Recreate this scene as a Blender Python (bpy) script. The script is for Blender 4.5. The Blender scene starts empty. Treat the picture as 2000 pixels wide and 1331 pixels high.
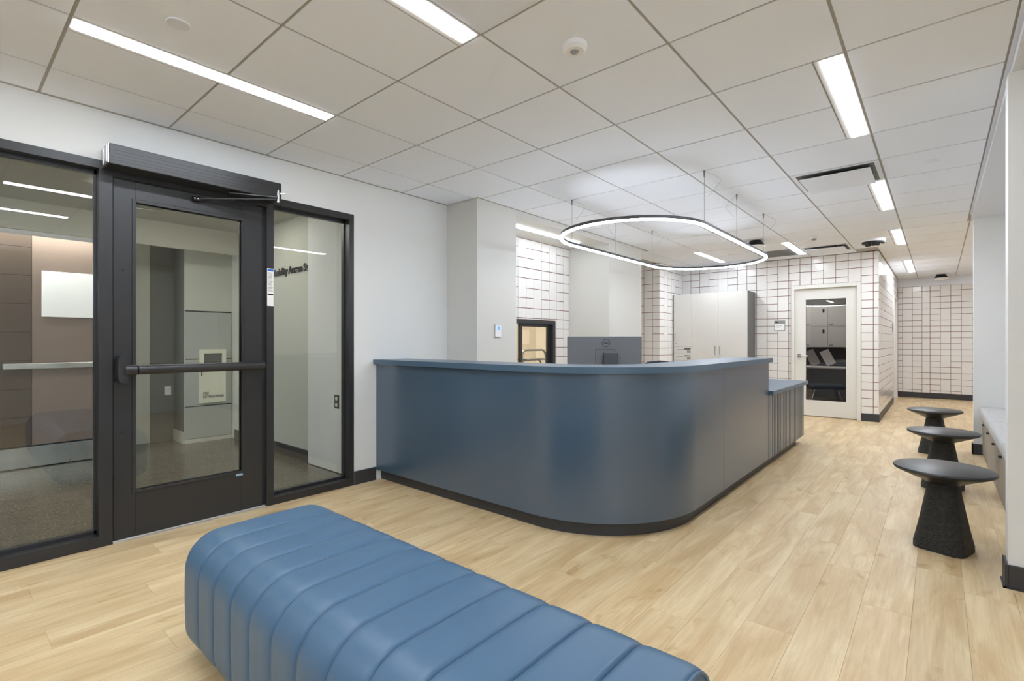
import bpy, bmesh, math, random
from mathutils import Vector, Matrix
random.seed(7)
sc = bpy.context.scene
COL = sc.collection
R = math.radians

# ---------------------------------------------------------------- camera, world, exposure
cam = bpy.data.cameras.new('camera'); camo = bpy.data.objects.new('camera', cam); COL.objects.link(camo)
camo.location = (0, 0, 1.22); camo.rotation_euler = (math.pi / 2, 0, 0.7092)
cam.sensor_width = 36.0; cam.lens = 970.7 * 36 / 2000; cam.shift_y = 1.9 / 2000; cam.clip_start = 0.02; cam.clip_end = 100
sc.camera = camo
w = bpy.data.worlds.new('world'); sc.world = w; w.use_nodes = True
w.node_tree.nodes['Background'].inputs[0].default_value = (0.80, 0.94, 1.14, 1); w.node_tree.nodes['Background'].inputs[1].default_value = 4.2
sc.view_settings.view_transform = 'Standard'; sc.view_settings.look = 'None'
sc.view_settings.exposure = 1.5; sc.view_settings.gamma = 1.0; sc.view_settings.use_curve_mapping = False
sc.cycles.max_bounces = 14; sc.cycles.diffuse_bounces = 8; sc.cycles.glossy_bounces = 6; sc.cycles.transparent_max_bounces = 16
STRIP = 17.0      # troffer diffuser strength
RING = 12.0        # pendant
NICHE = 8.0
COVE = 16.0
STORE = 30.0

# ---------------------------------------------------------------- materials
def s2l(c):
    return tuple(((v / 255) / 12.92 if v / 255 <= 0.04045 else ((v / 255 + 0.055) / 1.055) ** 2.4) for v in c)
MATS = {}
def mat(name, col, rough=0.5, metal=0.0, spec=0.5, bump=None, var=None, emit=None, coat=0.0):
    """col linear rgb; bump=(scale, strength); var=(scale, amount) brightness noise"""
    m = bpy.data.materials.new(name); m.use_nodes = True
    nt = m.node_tree; b = nt.nodes['Principled BSDF']
    b.inputs['Base Color'].default_value = (*col, 1); b.inputs['Roughness'].default_value = rough
    b.inputs['Metallic'].default_value = metal; b.inputs['Specular IOR Level'].default_value = spec
    b.inputs['Coat Weight'].default_value = coat
    tc = None
    if bump or var:
        tc = nt.nodes.new('ShaderNodeTexCoord')
    if var:
        n = nt.nodes.new('ShaderNodeTexNoise'); n.inputs['Scale'].default_value = var[0]; n.inputs['Detail'].default_value = 5
        nt.links.new(tc.outputs['Object'], n.inputs['Vector'])
        r = nt.nodes.new('ShaderNodeValToRGB'); a = var[1]
        r.color_ramp.elements[0].position = 0.3; r.color_ramp.elements[1].position = 0.7
        r.color_ramp.elements[0].color = (*[c * (1 - a) for c in col], 1); r.color_ramp.elements[1].color = (*[min(1, c * (1 + a)) for c in col], 1)
        nt.links.new(n.outputs['Fac'], r.inputs['Fac']); nt.links.new(r.outputs['Color'], b.inputs['Base Color'])
    if bump:
        n = nt.nodes.new('ShaderNodeTexNoise'); n.inputs['Scale'].default_value = bump[0]; n.inputs['Detail'].default_value = 4
        nt.links.new(tc.outputs['Object'], n.inputs['Vector'])
        bp = nt.nodes.new('ShaderNodeBump'); bp.inputs['Strength'].default_value = bump[1]; bp.inputs['Distance'].default_value = 0.01
        nt.links.new(n.outputs['Fac'], bp.inputs['Height']); nt.links.new(bp.outputs['Normal'], b.inputs['Normal'])
    if emit:
        b.inputs['Emission Color'].default_value = (*emit[0], 1); b.inputs['Emission Strength'].default_value = emit[1]
    MATS[name] = m
    return m

def glass_mat(name, tint, tr=1.0):
    m = bpy.data.materials.new(name); m.use_nodes = True
    nt = m.node_tree; nt.nodes.clear()
    out = nt.nodes.new('ShaderNodeOutputMaterial'); mix = nt.nodes.new('ShaderNodeMixShader')
    t = nt.nodes.new('ShaderNodeBsdfTransparent'); t.inputs[0].default_value = (*tint, 1)
    g = nt.nodes.new('ShaderNodeBsdfGlossy'); g.inputs['Roughness'].default_value = 0.0; g.inputs['Color'].default_value = (1, 1, 1, 1)
    f = nt.nodes.new('ShaderNodeFresnel'); f.inputs['IOR'].default_value = 1.5
    geo = nt.nodes.new('ShaderNodeNewGeometry')
    inv = nt.nodes.new('ShaderNodeMath'); inv.operation = 'SUBTRACT'; inv.inputs[0].default_value = 1.0
    mul = nt.nodes.new('ShaderNodeMath'); mul.operation = 'MULTIPLY'
    mul2 = nt.nodes.new('ShaderNodeMath'); mul2.operation = 'MULTIPLY'; mul2.inputs[1].default_value = tr; mul2.use_clamp = True
    nt.links.new(geo.outputs['Backfacing'], inv.inputs[1]); nt.links.new(inv.outputs[0], mul.inputs[0])
    nt.links.new(f.outputs[0], mul2.inputs[0]); nt.links.new(mul2.outputs[0], mul.inputs[1]); nt.links.new(mul.outputs[0], mix.inputs[0])
    nt.links.new(t.outputs[0], mix.inputs[1]); nt.links.new(g.outputs[0], mix.inputs[2]); nt.links.new(mix.outputs[0], out.inputs[0])
    MATS[name] = m
    return m

def wood_mat():
    m = bpy.data.materials.new('oak_plank'); m.use_nodes = True
    nt = m.node_tree; b = nt.nodes['Principled BSDF']; L = nt.links.new
    tc = nt.nodes.new('ShaderNodeTexCoord'); oi = nt.nodes.new('ShaderNodeObjectInfo')
    mul = nt.nodes.new('ShaderNodeMath'); mul.operation = 'MULTIPLY'; mul.inputs[1].default_value = 57.0; L(oi.outputs['Random'], mul.inputs[0])
    comb = nt.nodes.new('ShaderNodeCombineXYZ'); L(mul.outputs[0], comb.inputs[0]); L(mul.outputs[0], comb.inputs[1])
    add = nt.nodes.new('ShaderNodeVectorMath'); add.operation = 'ADD'; L(tc.outputs['Object'], add.inputs[0]); L(comb.outputs[0], add.inputs[1])
    def noise(scl, det, dist=0.0, rough=0.55):
        mp = nt.nodes.new('ShaderNodeMapping'); mp.inputs['Scale'].default_value = scl; L(add.outputs[0], mp.inputs['Vector'])
        n = nt.nodes.new('ShaderNodeTexNoise'); n.inputs['Scale'].default_value = 1.0; n.inputs['Detail'].default_value = det
        n.inputs['Distortion'].default_value = dist; n.inputs['Roughness'].default_value = rough
        L(mp.outputs[0], n.inputs['Vector']); return n
    def ramp(n, p0, c0, p1, c1):
        r = nt.nodes.new('ShaderNodeValToRGB'); e = r.color_ramp.elements
        e[0].position = p0; e[0].color = (*c0, 1); e[1].position = p1; e[1].color = (*c1, 1)
        L(n.outputs['Fac'], r.inputs['Fac']); return r
    base = ramp(noise((9, 1.5, 1), 5, 0.7), 0.36, s2l((204, 174, 130)), 0.66, s2l((228, 206, 165)))
    fine = ramp(noise((80, 2.4, 1), 6, 0.25, 0.72), 0.34, (0.87, 0.845, 0.80), 0.60, (1, 1, 1))
    knot = ramp(noise((6, 2.6, 1), 3, 1.6), 0.26, (0.80, 0.73, 0.62), 0.38, (1, 1, 1))
    tone = nt.nodes.new('ShaderNodeMapRange'); L(oi.outputs['Random'], tone.inputs[0]); tone.inputs[3].default_value = 0.95; tone.inputs[4].default_value = 1.04
    def mixm(a, bb):
        x = nt.nodes.new('ShaderNodeVectorMath'); x.operation = 'MULTIPLY'; L(a, x.inputs[0]); L(bb, x.inputs[1]); return x.outputs[0]
    c = mixm(base.outputs[0], fine.outputs[0]); c = mixm(c, knot.outputs[0])
    sc_ = nt.nodes.new('ShaderNodeVectorMath'); sc_.operation = 'SCALE'; L(c, sc_.inputs[0]); L(tone.outputs[0], sc_.inputs[3])
    L(sc_.outputs[0], b.inputs['Base Color'])
    b.inputs['Roughness'].default_value = 0.42; b.inputs['Specular IOR Level'].default_value = 0.4
    bp = nt.nodes.new('ShaderNodeBump'); bp.inputs['Strength'].default_value = 0.08; bp.inputs['Distance'].default_value = 0.003
    L(fine.outputs[0], bp.inputs['Height']); L(bp.outputs[0], b.inputs['Normal'])
    MATS['oak_plank'] = m
    return m

def terrazzo_mat():
    m = bpy.data.materials.new('terrazzo'); m.use_nodes = True
    nt = m.node_tree; b = nt.nodes['Principled BSDF']; L = nt.links.new
    tc = nt.nodes.new('ShaderNodeTexCoord')
    v = nt.nodes.new('ShaderNodeTexVoronoi'); v.inputs['Scale'].default_value = 150; L(tc.outputs['Object'], v.inputs['Vector'])
    r = nt.nodes.new('ShaderNodeValToRGB'); sep = nt.nodes.new('ShaderNodeSeparateColor'); L(v.outputs['Color'], sep.inputs[0])
    L(sep.outputs[0], r.inputs['Fac']); e = r.color_ramp.elements
    e[0].color = (*s2l((80, 78, 72)), 1); e[1].color = (*s2l((108, 104, 95)), 1); e.new(0.8).color = (*s2l((98, 95, 86)), 1)
    e[-1].color = (*s2l((134, 128, 117)), 1)
    L(r.outputs[0], b.inputs['Base Color']); b.inputs['Roughness'].default_value = 0.22
    MATS['terrazzo'] = m

wood_mat(); terrazzo_mat()
mat('wall_paint', s2l((230, 230, 228)), 0.6, bump=(220, 0.03))
mat('column_paint', s2l((212, 210, 204)), 0.6, bump=(220, 0.03))
mat('ceiling_tile', (0.87, 0.91, 0.985), 0.9, spec=0.15, bump=(380, 0.10))
mat('ceiling_grid', s2l((170, 167, 160)), 0.6)
mat('ceiling_white', (0.80, 0.83, 0.90), 0.45)
mat('gypsum', (0.76, 0.785, 0.84), 0.8, spec=0.2)
mat('baseboard', s2l((58, 58, 61)), 0.45)
mat('black_frame', s2l((44, 44, 45)), 0.36, spec=0.5)
mat('black_rubber', s2l((20, 20, 20)), 0.6)
mat('chrome', (0.75, 0.75, 0.76), 0.18, metal=1)
mat('brushed_steel', (0.55, 0.55, 0.54), 0.38, metal=1, var=(6, 0.12))
mat('aluminium', (0.72, 0.72, 0.72), 0.35, metal=1)
mat('tile_white', s2l((234, 231, 227)), 0.16, spec=0.5)
mat('grout', s2l((112, 36, 36)), 0.8)
mat('white_trim', s2l((226, 224, 217)), 0.42)
mat('laminate_white', s2l((220, 218, 213)), 0.4)
mat('laminate_grey', s2l((96, 95, 94)), 0.5)
mat('desk_blue', s2l((60, 82, 102)), 0.30, spec=1.0, bump=(700, 0.02), coat=0.45)
MATS['desk_blue'].node_tree.nodes['Principled BSDF'].inputs['Coat Roughness'].default_value = 0.28
mat('desk_top', s2l((74, 98, 118)), 0.32, spec=0.6)
mat('vinyl_blue', s2l((64, 97, 126)), 0.42, spec=0.6, bump=(500, 0.06))
mat('stool_top', s2l((40, 40, 40)), 0.38)
mat('stool_base', s2l((50, 50, 48)), 0.5, bump=(75, 1.0), var=(60, 0.25))
for _n in MATS['stool_base'].node_tree.nodes:
    if _n.type == 'BUMP': _n.inputs['Distance'].default_value = 0.03
mat('diffuser', (0.9, 0.9, 0.9), 0.5, emit=((0.92, 0.99, 1.09), STRIP))
mat('diffuser_niche', (0.9, 0.9, 0.9), 0.5, emit=((0.92, 0.99, 1.09), NICHE))
mat('diffuser_ring', (0.9, 0.9, 0.9), 0.5, emit=((0.92, 0.99, 1.09), RING))
mat('diffuser_cove', (0.9, 0.9, 0.9), 0.5, emit=((0.95, 0.97, 1.0), COVE))
mat('corridor_fill', (0.9, 0.9, 0.9), 0.5, emit=((1.0, 0.98, 0.93), 11.0))
mat('office_fill', (0.9, 0.9, 0.9), 0.5, emit=((1.0, 0.98, 0.95), 6.0))
mat('diffuser_warm', (0.9, 0.9, 0.9), 0.5, emit=((1.0, 0.93, 0.80), STORE))
mat('white_plastic', s2l((236, 236, 236)), 0.4)
mat('grey_plastic', s2l((150, 150, 150)), 0.4)
mat('dark_plastic', s2l((70, 72, 74)), 0.42)
mat('monitor_back', s2l((110, 111, 113)), 0.4)
mat('black_print', s2l((20, 20, 20)), 0.6)
mat('grey_print', s2l((150, 150, 150)), 0.6)
mat('screen_blue', (0.05, 0.12, 0.8), 0.4, emit=((0.1, 0.25, 1.0), 0.6))
mat('blue_print', s2l((38, 104, 214)), 0.6)
mat('sticker_blue', s2l((150, 180, 205)), 0.5)
mat('fabric_grey', s2l((190, 189, 187)), 0.9, spec=0.1, bump=(260, 0.25), var=(45, 0.06))
mat('bench_wood', s2l((152, 145, 134)), 0.5, var=(14, 0.05))
mat('brown_felt', s2l((84, 72, 64)), 0.9, spec=0.1, var=(160, 0.28))
mat('brown_panel', s2l((128, 112, 102)), 0.8, spec=0.2, var=(120, 0.10))
mat('corridor_wall', s2l((196, 196, 184)), 0.6)
mat('corridor_dark', s2l((104, 106, 102)), 0.55)
mat('corridor_panel', s2l((172, 174, 168)), 0.4)
mat('corridor_ceiling', s2l((190, 188, 176)), 0.9, spec=0.1, bump=(300, 0.1))
mat('ivory', s2l((226, 224, 204)), 0.45)
mat('plain_white', s2l((246, 246, 246)), 0.5)
mat('store_wall', s2l((222, 215, 202)), 0.7)
mat('paper', s2l((240, 236, 230)), 0.7)
mat('steel_grey', s2l((130, 132, 130)), 0.4, metal=0.6)
mat('office_wall', s2l((120, 120, 118)), 0.7)
mat('office_floor', s2l((90, 86, 78)), 0.8)
mat('chair_fabric', s2l((52, 58, 70)), 0.8)
glass_mat('glass_storefront', (0.935, 0.945, 0.92), 1.9)
glass_mat('glass_dark', (0.84, 0.84, 0.83), 1.8)
glass_mat('glass_clear', (0.92, 0.93, 0.92), 1.6)

# ---------------------------------------------------------------- builders
def MX(o):
    return MATRIX.get(o.name, Matrix.Identity(4))
MATRIX = {}

class MB:
    """collects geometry in world space; build() links it as one mesh object"""
    def __init__(self): self.bm = bmesh.new(); self.smooth = False
    def box(self, x0, x1, y0, y1, z0, z1, bev=0.0, seg=1):
        b = bmesh.new()
        bmesh.ops.create_cube(b, size=1, matrix=Matrix.Translation(((x0 + x1) / 2, (y0 + y1) / 2, (z0 + z1) / 2)) @ Matrix.Diagonal((abs(x1 - x0), abs(y1 - y0), abs(z1 - z0), 1)))
        if bev > 0:
            bmesh.ops.bevel(b, geom=list(b.edges), offset=bev, segments=seg, profile=0.5, affect='EDGES')
        return self._add(b)
    def _add(self, b, mtx=None):
        if mtx is not None: bmesh.ops.transform(b, matrix=mtx, verts=b.verts)
        me = bpy.data.meshes.new('t'); b.to_mesh(me); b.free(); self.bm.from_mesh(me); bpy.data.meshes.remove(me); return self
    def boxm(self, sx, sy, sz, mtx, bev=0.0, seg=1):
        b = bmesh.new(); bmesh.ops.create_cube(b, size=1, matrix=Matrix.Diagonal((sx, sy, sz, 1)))
        if bev > 0: bmesh.ops.bevel(b, geom=list(b.edges), offset=bev, segments=seg, profile=0.5, affect='EDGES')
        return self._add(b, mtx)
    def cyl(self, p0, p1, r0, r1=None, n=24):
        p0 = Vector(p0); p1 = Vector(p1); d = p1 - p0
        if r1 is None: r1 = r0
        b = bmesh.new(); bmesh.ops.create_cone(b, cap_ends=True, segments=n, radius1=r0, radius2=r1, depth=d.length)
        q = Vector((0, 0, 1)).rotation_difference(d.normalized())
        return self._add(b, Matrix.Translation((p0 + p1) / 2) @ q.to_matrix().to_4x4())
    def lathe(self, c, prof, n=40):
        """prof: list of (r,z) bottom to top, around vertical axis at c"""
        bm = self.bm; rings = []
        for r, z in prof:
            if r < 1e-6: rings.append([bm.verts.new((c[0], c[1], c[2] + z))])
            else: rings.append([bm.verts.new((c[0] + r * math.cos(2 * math.pi * k / n), c[1] + r * math.sin(2 * math.pi * k / n), c[2] + z)) for k in range(n)])
        for a, b in zip(rings, rings[1:]):
            for k in range(n):
                k2 = (k + 1) % n
                if len(a) == 1 and len(b) == 1: continue
                if len(a) == 1: bm.faces.new((a[0], b[k2], b[k]))
                elif len(b) == 1: bm.faces.new((a[k], a[k2], b[0]))
                else: bm.faces.new((a[k], a[k2], b[k2], b[k]))
        return self
    def tube(self, pts, r, n=10, closed=False):
        pts = [Vector(p) for p in pts]; bm = self.bm; rings = []
        m = len(pts)
        for i, p in enumerate(pts):
            t = (pts[(i + 1) % m] - pts[i - 1]) if (closed or 0 < i < m - 1) else (pts[1] - pts[0] if i == 0 else pts[-1] - pts[-2])
            t.normalize(); up = Vector((0, 0, 1)) if abs(t.z) < 0.95 else Vector((1, 0, 0))
            a = t.cross(up).normalized(); b = a.cross(t).normalized()
            rings.append([bm.verts.new(p + r * (math.cos(2 * math.pi * k / n) * a + math.sin(2 * math.pi * k / n) * b)) for k in range(n)])
        rng = range(m) if closed else range(m - 1)
        for i in rng:
            A, B = rings[i], rings[(i + 1) % m]
            for k in range(n): bm.faces.new((A[k], A[(k + 1) % n], B[(k + 1) % n], B[k]))
        if not closed:
            bm.faces.new(rings[0]); bm.faces.new(list(reversed(rings[-1])))
        return self
    def strip(self, outer, inner, z0, z1):
        """solid between two equal-length open polylines in plan"""
        bm = self.bm; V = []
        for (a, b) in zip(outer, inner):
            V.append([bm.verts.new((a[0], a[1], z0)), bm.verts.new((a[0], a[1], z1)), bm.verts.new((b[0], b[1], z1)), bm.verts.new((b[0], b[1], z0))])
        for p, q in zip(V, V[1:]):
            for k in range(4): bm.faces.new((p[k], p[(k + 1) % 4], q[(k + 1) % 4], q[k]))
        bm.faces.new(V[0]); bm.faces.new(list(reversed(V[-1])))
        return self
    def prism(self, pts, axis, a0, a1):
        """polygon pts in the plane normal to axis ('x','y','z'), extruded a0..a1"""
        bm = self.bm
        def P(p, a):
            if axis == 'x': return (a, p[0], p[1])
            if axis == 'y': return (p[0], a, p[1])
            return (p[0], p[1], a)
        A = [bm.verts.new(P(p, a0)) for p in pts]; B = [bm.verts.new(P(p, a1)) for p in pts]; n = len(pts)
        for k in range(n): bm.faces.new((A[k], A[(k + 1) % n], B[(k + 1) % n], B[k]))
        bm.faces.new(list(reversed(A))); bm.faces.new(B)
        return self
    def rot(self, mtx): bmesh.ops.transform(self.bm, matrix=mtx, verts=self.bm.verts); return self
    def build(self, name, material, parent=None, smooth=None, loc=None):
        bm = self.bm
        bmesh.ops.recalc_face_normals(bm, faces=bm.faces)
        base = MX(parent) if parent is not None else Matrix.Identity(4)
        own = Matrix.Translation(loc) if loc is not None else base
        bmesh.ops.transform(bm, matrix=own.inverted(), verts=bm.verts)
        me = bpy.data.meshes.new(name); 
        if smooth is not None:
            for f in bm.faces: f.smooth = True
        bm.to_mesh(me); bm.free()
        if smooth is not None: me.set_sharp_from_angle(angle=R(smooth))
        me.materials.append(MATS[material] if isinstance(material, str) else material)
        o = bpy.data.objects.new(name, me); COL.objects.link(o)
        if parent is not None:
            o.parent = parent
            o.matrix_local = base.inverted() @ own
        elif loc is not None: o.location = loc
        MATRIX[o.name] = own
        return o

def box(name, m, x0, x1, y0, y1, z0, z1, parent=None, bev=0.0, seg=1, loc=None):
    return MB().box(x0, x1, y0, y1, z0, z1, bev, seg).build(name, m, parent, loc=loc)
def tag(o, label, cat, group=None):
    o['label'] = label; o['category'] = cat
    if group: o['group'] = group
    return o
def struct(o): o['kind'] = 'structure'; return o
def thing(name, label, cat, loc, rotz=0.0, group=None):
    o = bpy.data.objects.new(name, None); COL.objects.link(o); o.empty_display_size = 0.1
    o.location = loc; o.rotation_euler = (0, 0, rotz)
    MATRIX[o.name] = Matrix.Translation(loc) @ Matrix.Rotation(rotz, 4, 'Z')
    return tag(o, label, cat, group)
def sroot(name, loc):
    o = bpy.data.objects.new(name, None); COL.objects.link(o); o.location = loc; MATRIX[o.name] = Matrix.Translation(loc); return struct(o)
def copy_tree(o, parent=None):
    c = o.copy(); COL.objects.link(c)
    if parent is not None: c.parent = parent
    for ch in list(o.children): copy_tree(ch, c)
    return c
def text(body, size, name, m, parent, mtx, bold=0.0, depth=0.001, align='LEFT', xscale=1.0, space=1.0):
    cu = bpy.data.curves.new(name, 'FONT'); cu.body = body; cu.size = size; cu.extrude = depth; cu.offset = bold
    cu.align_x = align; cu.space_character = space
    tmp = bpy.data.objects.new('t', cu); COL.objects.link(tmp)
    me = bpy.data.meshes.new_from_object(tmp.evaluated_get(bpy.context.evaluated_depsgraph_get()))
    bpy.data.objects.remove(tmp); bpy.data.curves.remove(cu)
    me.transform(Matrix.Diagonal((xscale, 1, 1, 1))); me.transform(mtx); me.transform(MX(parent).inverted())
    me.materials.clear(); me.materials.append(MATS[m]); me.name = name
    o = bpy.data.objects.new(name, me); COL.objects.link(o); o.parent = parent
    return o
def face_mtx(loc, facing):
    """text plane: facing '-Y', '+X' ..."""
    rz = {'-Y': 0, '+X': math.pi / 2, '+Y': math.pi, '-X': -math.pi / 2}[facing] if isinstance(facing, str) else facing
    return Matrix.Translation(loc) @ Matrix.Rotation(rz, 4, 'Z') @ Matrix.Rotation(math.pi / 2, 4, 'X')

CZ = 2.595
A0, B0, T = -3.387, 0.380, 0.61
XW = -3.77
YF = 9.30
YE = 13.93
XH = -0.69

# ---------------------------------------------------------------- floor
floor = struct(box('floor', 'bench_wood', -4.62, 2.6, -3.6, 14.0, -0.06, -0.006))
PW, PL = 0.184, 1.22
pm = {}
def plank_mesh(wd, ln):
    k = (round(wd, 3), round(ln, 3))
    if k not in pm:
        b = MB().box(-wd / 2 + 0.0003, wd / 2 - 0.0003, -ln / 2 + 0.0003, ln / 2 - 0.0003, -0.006, 0.0)
        top = [e for e in b.bm.edges if all(v.co.z > -0.001 for v in e.verts)]
        bmesh.ops.bevel(b.bm, geom=top, offset=0.0004, segments=1, affect='EDGES')
        me = bpy.data.meshes.new('plank'); bmesh.ops.recalc_face_normals(b.bm, faces=b.bm.faces); b.bm.to_mesh(me); b.bm.free(); me.materials.append(MATS['oak_plank']); pm[k] = me
    return pm[k]
def under_desk(x, y):
    return x < -1.55 and y > 2.9 and y < 6.8
cands = []
ncol = int((2.6 + 3.77) / PW) + 1
for i in range(ncol):
    x0 = XW + 0.0 + i * PW; x1 = min(x0 + PW, 2.58)
    off = (i * 0.43 + random.random() * 0.25) % PL
    y = -3.55 - off
    while y < 13.9:
        ya, yb = max(y, -3.55), min(y + PL, 13.95); y += PL
        if yb - ya < 0.05: continue
        cands.append((x0, x1, ya, yb))
fwd = Vector((-math.sin(0.7092), math.cos(0.7092))); rgt = Vector((fwd.y, -fwd.x))
def seen(x0, x1, ya, yb):
    for x in (x0, x1):
        for y in (ya, (ya + yb) / 2, yb):
            d = x * fwd.x + y * fwd.y; r = x * rgt.x + y * rgt.y
            if d > 0.3 and abs(r / d) < 1.08 and 1.22 / d < 0.75:
                return d
    return None
vis = []; rest = []
for c in cands:
    d = seen(*c); mx, my = (c[0] + c[1]) / 2, (c[2] + c[3]) / 2
    hidden = under_desk(c[1], c[2]) and under_desk(c[1], c[3])
    if c[0] < -0.69 and c[2] > 9.25: hidden = True
    if c[0] > 0.4 and c[2] < 12: hidden = True
    if d is not None and not hidden: vis.append((d, c))
    else: rest.append(c)
vis.sort(key=lambda t: t[0])
for d, c in vis[290:]: rest.append(c)
for d, c in vis[:290]:
    o = bpy.data.objects.new('plank', plank_mesh(c[1] - c[0], c[3] - c[2])); COL.objects.link(o); o.parent = floor
    o.location = ((c[0] + c[1]) / 2, (c[2] + c[3]) / 2, 0)
mb = MB()
for c in rest: mb.box(c[0] + 0.0006, c[1] - 0.0006, c[2] + 0.0006, c[3] - 0.0006, -0.006, -0.0002)
o = mb.build('planks', 'oak_plank', floor); o['kind'] = 'stuff'
struct(box('floor_corridor', 'terrazzo', -8.6, -3.78, -6.6, 2.6, -0.06, 0.0))

# ---------------------------------------------------------------- ceiling grid with separate tiles
ceiling = struct(box('ceiling', 'ceiling_grid', -4.7, 2.65, -3.7, 14.1, CZ + 0.005, CZ + 0.08))
lights = []   # (right grid index, y0, length, label)
lights += [(1, B0, 2 * T, 'linear ceiling light above the glass entrance door'),
           (3, B0, 2 * T, 'linear ceiling light cut by the top edge of the picture'),
           (5, B0 + 4 * T, 2 * T, 'largest linear ceiling light over the walkway beside the stools'),
           (5, B0 + 8 * T, 2 * T, 'linear ceiling light at the corner of the large air diffuser'),
           (5, B0 + 12 * T, 2 * T, 'linear ceiling light level with the tiled corner, right of the security camera'),
           (5, B0 + 17 * T, 3 * T, 'farthest linear ceiling light at the end of the hallway'),
           (3, B0 + 12 * T, 2 * T, 'linear ceiling light in front of the office door, beside the small vent'),
           (1, B0 + 12 * T, 2 * T, 'linear ceiling light seen through the pendant ring above the cabinet'),
           (5, B0 - 1 * T, 2 * T, 'linear ceiling light above the camera, mirrored in the left glass pane'),
           (8, B0 + 18 * T, 2 * T, 'unseen linear light added around the corner to brighten the hallway end'),  # unseen fixture added to lift the dark hallway end
           (8, B0 + 13 * T, 2 * T, 'unseen linear light added behind the far pier to brighten the hallway'),  # second added fixture, behind the pier, brightens the hallway
           (1, B0 - 4 * T, 2 * T, 'linear ceiling light behind the camera on the glass side'),
           (3, B0 - 4 * T, 2 * T, 'linear ceiling light behind the camera in the middle'),
           (5, B0 - 5 * T, 2 * T, 'linear ceiling light behind the camera next to the plain ceiling edge')]
FW = 0.132
vents = {(3, 1): 0, (4, 7): 1, (3, 13): 2, (2, 13): 3}
tmesh = {}
def tile_mesh(wd, ln):
    k = (round(wd, 3), round(ln, 3))
    if k not in tmesh:
        b = MB().box(-wd / 2, wd / 2, -ln / 2, ln / 2, 0, 0.012)
        me = bpy.data.meshes.new('ceiling_tile'); bmesh.ops.recalc_face_normals(b.bm, faces=b.bm.faces); b.bm.to_mesh(me); b.bm.free(); me.materials.append(MATS['ceiling_tile']); tmesh[k] = me
    return tmesh[k]
G = 0.007
ctiles = []
for i in range(-1, 8):
    for j in range(-6, 23):
        x0, x1 = A0 + i * T, A0 + (i + 1) * T; y0, y1 = B0 + j * T, B0 + (j + 1) * T
        if (i, j) in vents: continue
        x0 = max(x0, XW + 0.012); y1 = min(y1, 13.84)
        if j == 4 and i in (-1, 0):
            if i == 0: ctiles.append((-3.335 + G, x1 - G, 3.375 + G * 0, y1 - G))
            ctiles.append((x0 + G, x1 - G, y0 + G, 3.375)); continue
        if i >= 6 and y0 < 7.4: continue
        for (li, ly, ln, _) in lights:
            if li == i + 1 and ly - 0.01 < (y0 + y1) / 2 < ly + ln + 0.01: x1 = A0 + (i + 1) * T - FW
        if i == 5 and y0 < 7.4: x1 = min(x1, 0.254)
        if y1 > 3.385 and y0 < 6.85:
            if x1 <= -3.33:
                if y1 > 6.9: y0 = 6.86
                else: continue
            if y0 >= 2.8 and x0 < -3.345:
                if y0 < 3.0 and y1 < 3.45: y1 = min(y1, 3.375)
                elif y0 < 6.85: x0 = max(x0, -3.335)
        if y0 > YF - 0.05 and x1 < XH: continue
        if y1 > YF and x1 <= XH + 0.02: y1 = YF - 0.01
        if y1 > YF and x0 < XH: 
            x0 = XH + 0.012
        if x1 - x0 < 0.03 or y1 - y0 < 0.03: continue
        ctiles.append((x0 + G, x1 - G, y0 + G, y1 - G))
for (x0, x1, y0, y1) in ctiles:
    o = bpy.data.objects.new('ceiling_tile', tile_mesh(x1 - x0, y1 - y0)); COL.objects.link(o); o.parent = ceiling
    o.location = ((x0 + x1) / 2, (y0 + y1) / 2, CZ)
# wall angles
mb = MB()
mb.box(XW, XW + 0.018, -3.5, 3.385, CZ - 0.002, CZ + 0.004).box(-3.345, -3.33, 3.385, 6.85, CZ - 0.002, CZ + 0.004)
mb.build('wall_angle', 'ceiling_grid', ceiling)
box('edge_trim', 'gypsum', 0.2565, 0.2745, -3.5, 7.32, CZ - 0.006, CZ + 0.004, ceiling)
struct(box('ceiling_soffit', 'gypsum', 0.275, 2.6, -3.6, 7.48, 2.55, 2.60))

# ---------------------------------------------------------------- walls of the main room
def walls(name, m, boxes, parent=None):
    mb = MB()
    for b in boxes: mb.box(*b)
    return struct(mb.build(name, m, parent))
walls('wall_left', 'wall_paint', [(XW - 0.14, XW, -0.72, 2.328, 2.296, 2.6), (XW - 0.14, XW, 2.328, 3.385, 0, 2.6), (XW - 0.14, XW, -3.6, -0.72, 0, 2.6)])
walls('wall_niche', 'column_paint', [(-4.1, -3.345, 3.385, 3.966, 0, 2.6), (-4.1, -3.345, 5.9, 6.85, 0, 2.6), (-4.1, -3.345, 3.966, 5.9, 2.53, 2.6)])
walls('wall_back', 'corridor_dark', [(-3.9, 2.7, -3.72, -3.6, 0, 2.6)])
BW0, BW1, BWZ0, BWZ1 = -3.4, 0.55, 1.72, 2.48
walls('wall_right', 'wall_paint', [(2.58, 2.7, BW1, 14.1, 0, 2.6), (2.58, 2.7, -3.6, BW0, 0, 2.6), (2.58, 2.7, BW0, BW1, 0, BWZ0), (2.58, 2.7, BW0, BW1, BWZ1, 2.6)])
w4 = sroot('added_window', (2.64, -1.4, BWZ0))  # window added in the unseen right wall, gives the ceiling cooler light
nb = 3
for k in range(nb + 1):
    y = BW0 + k * (BW1 - BW0 - 0.05) / nb
    box('mullion', 'black_frame', 2.59, 2.69, y, y + 0.05, BWZ0, BWZ1, w4)
for z in (BWZ0, BWZ1 - 0.05): box('rail', 'black_frame', 2.595, 2.685, BW0 + 0.05, BW1 - 0.05, z, z + 0.05, w4)
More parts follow.
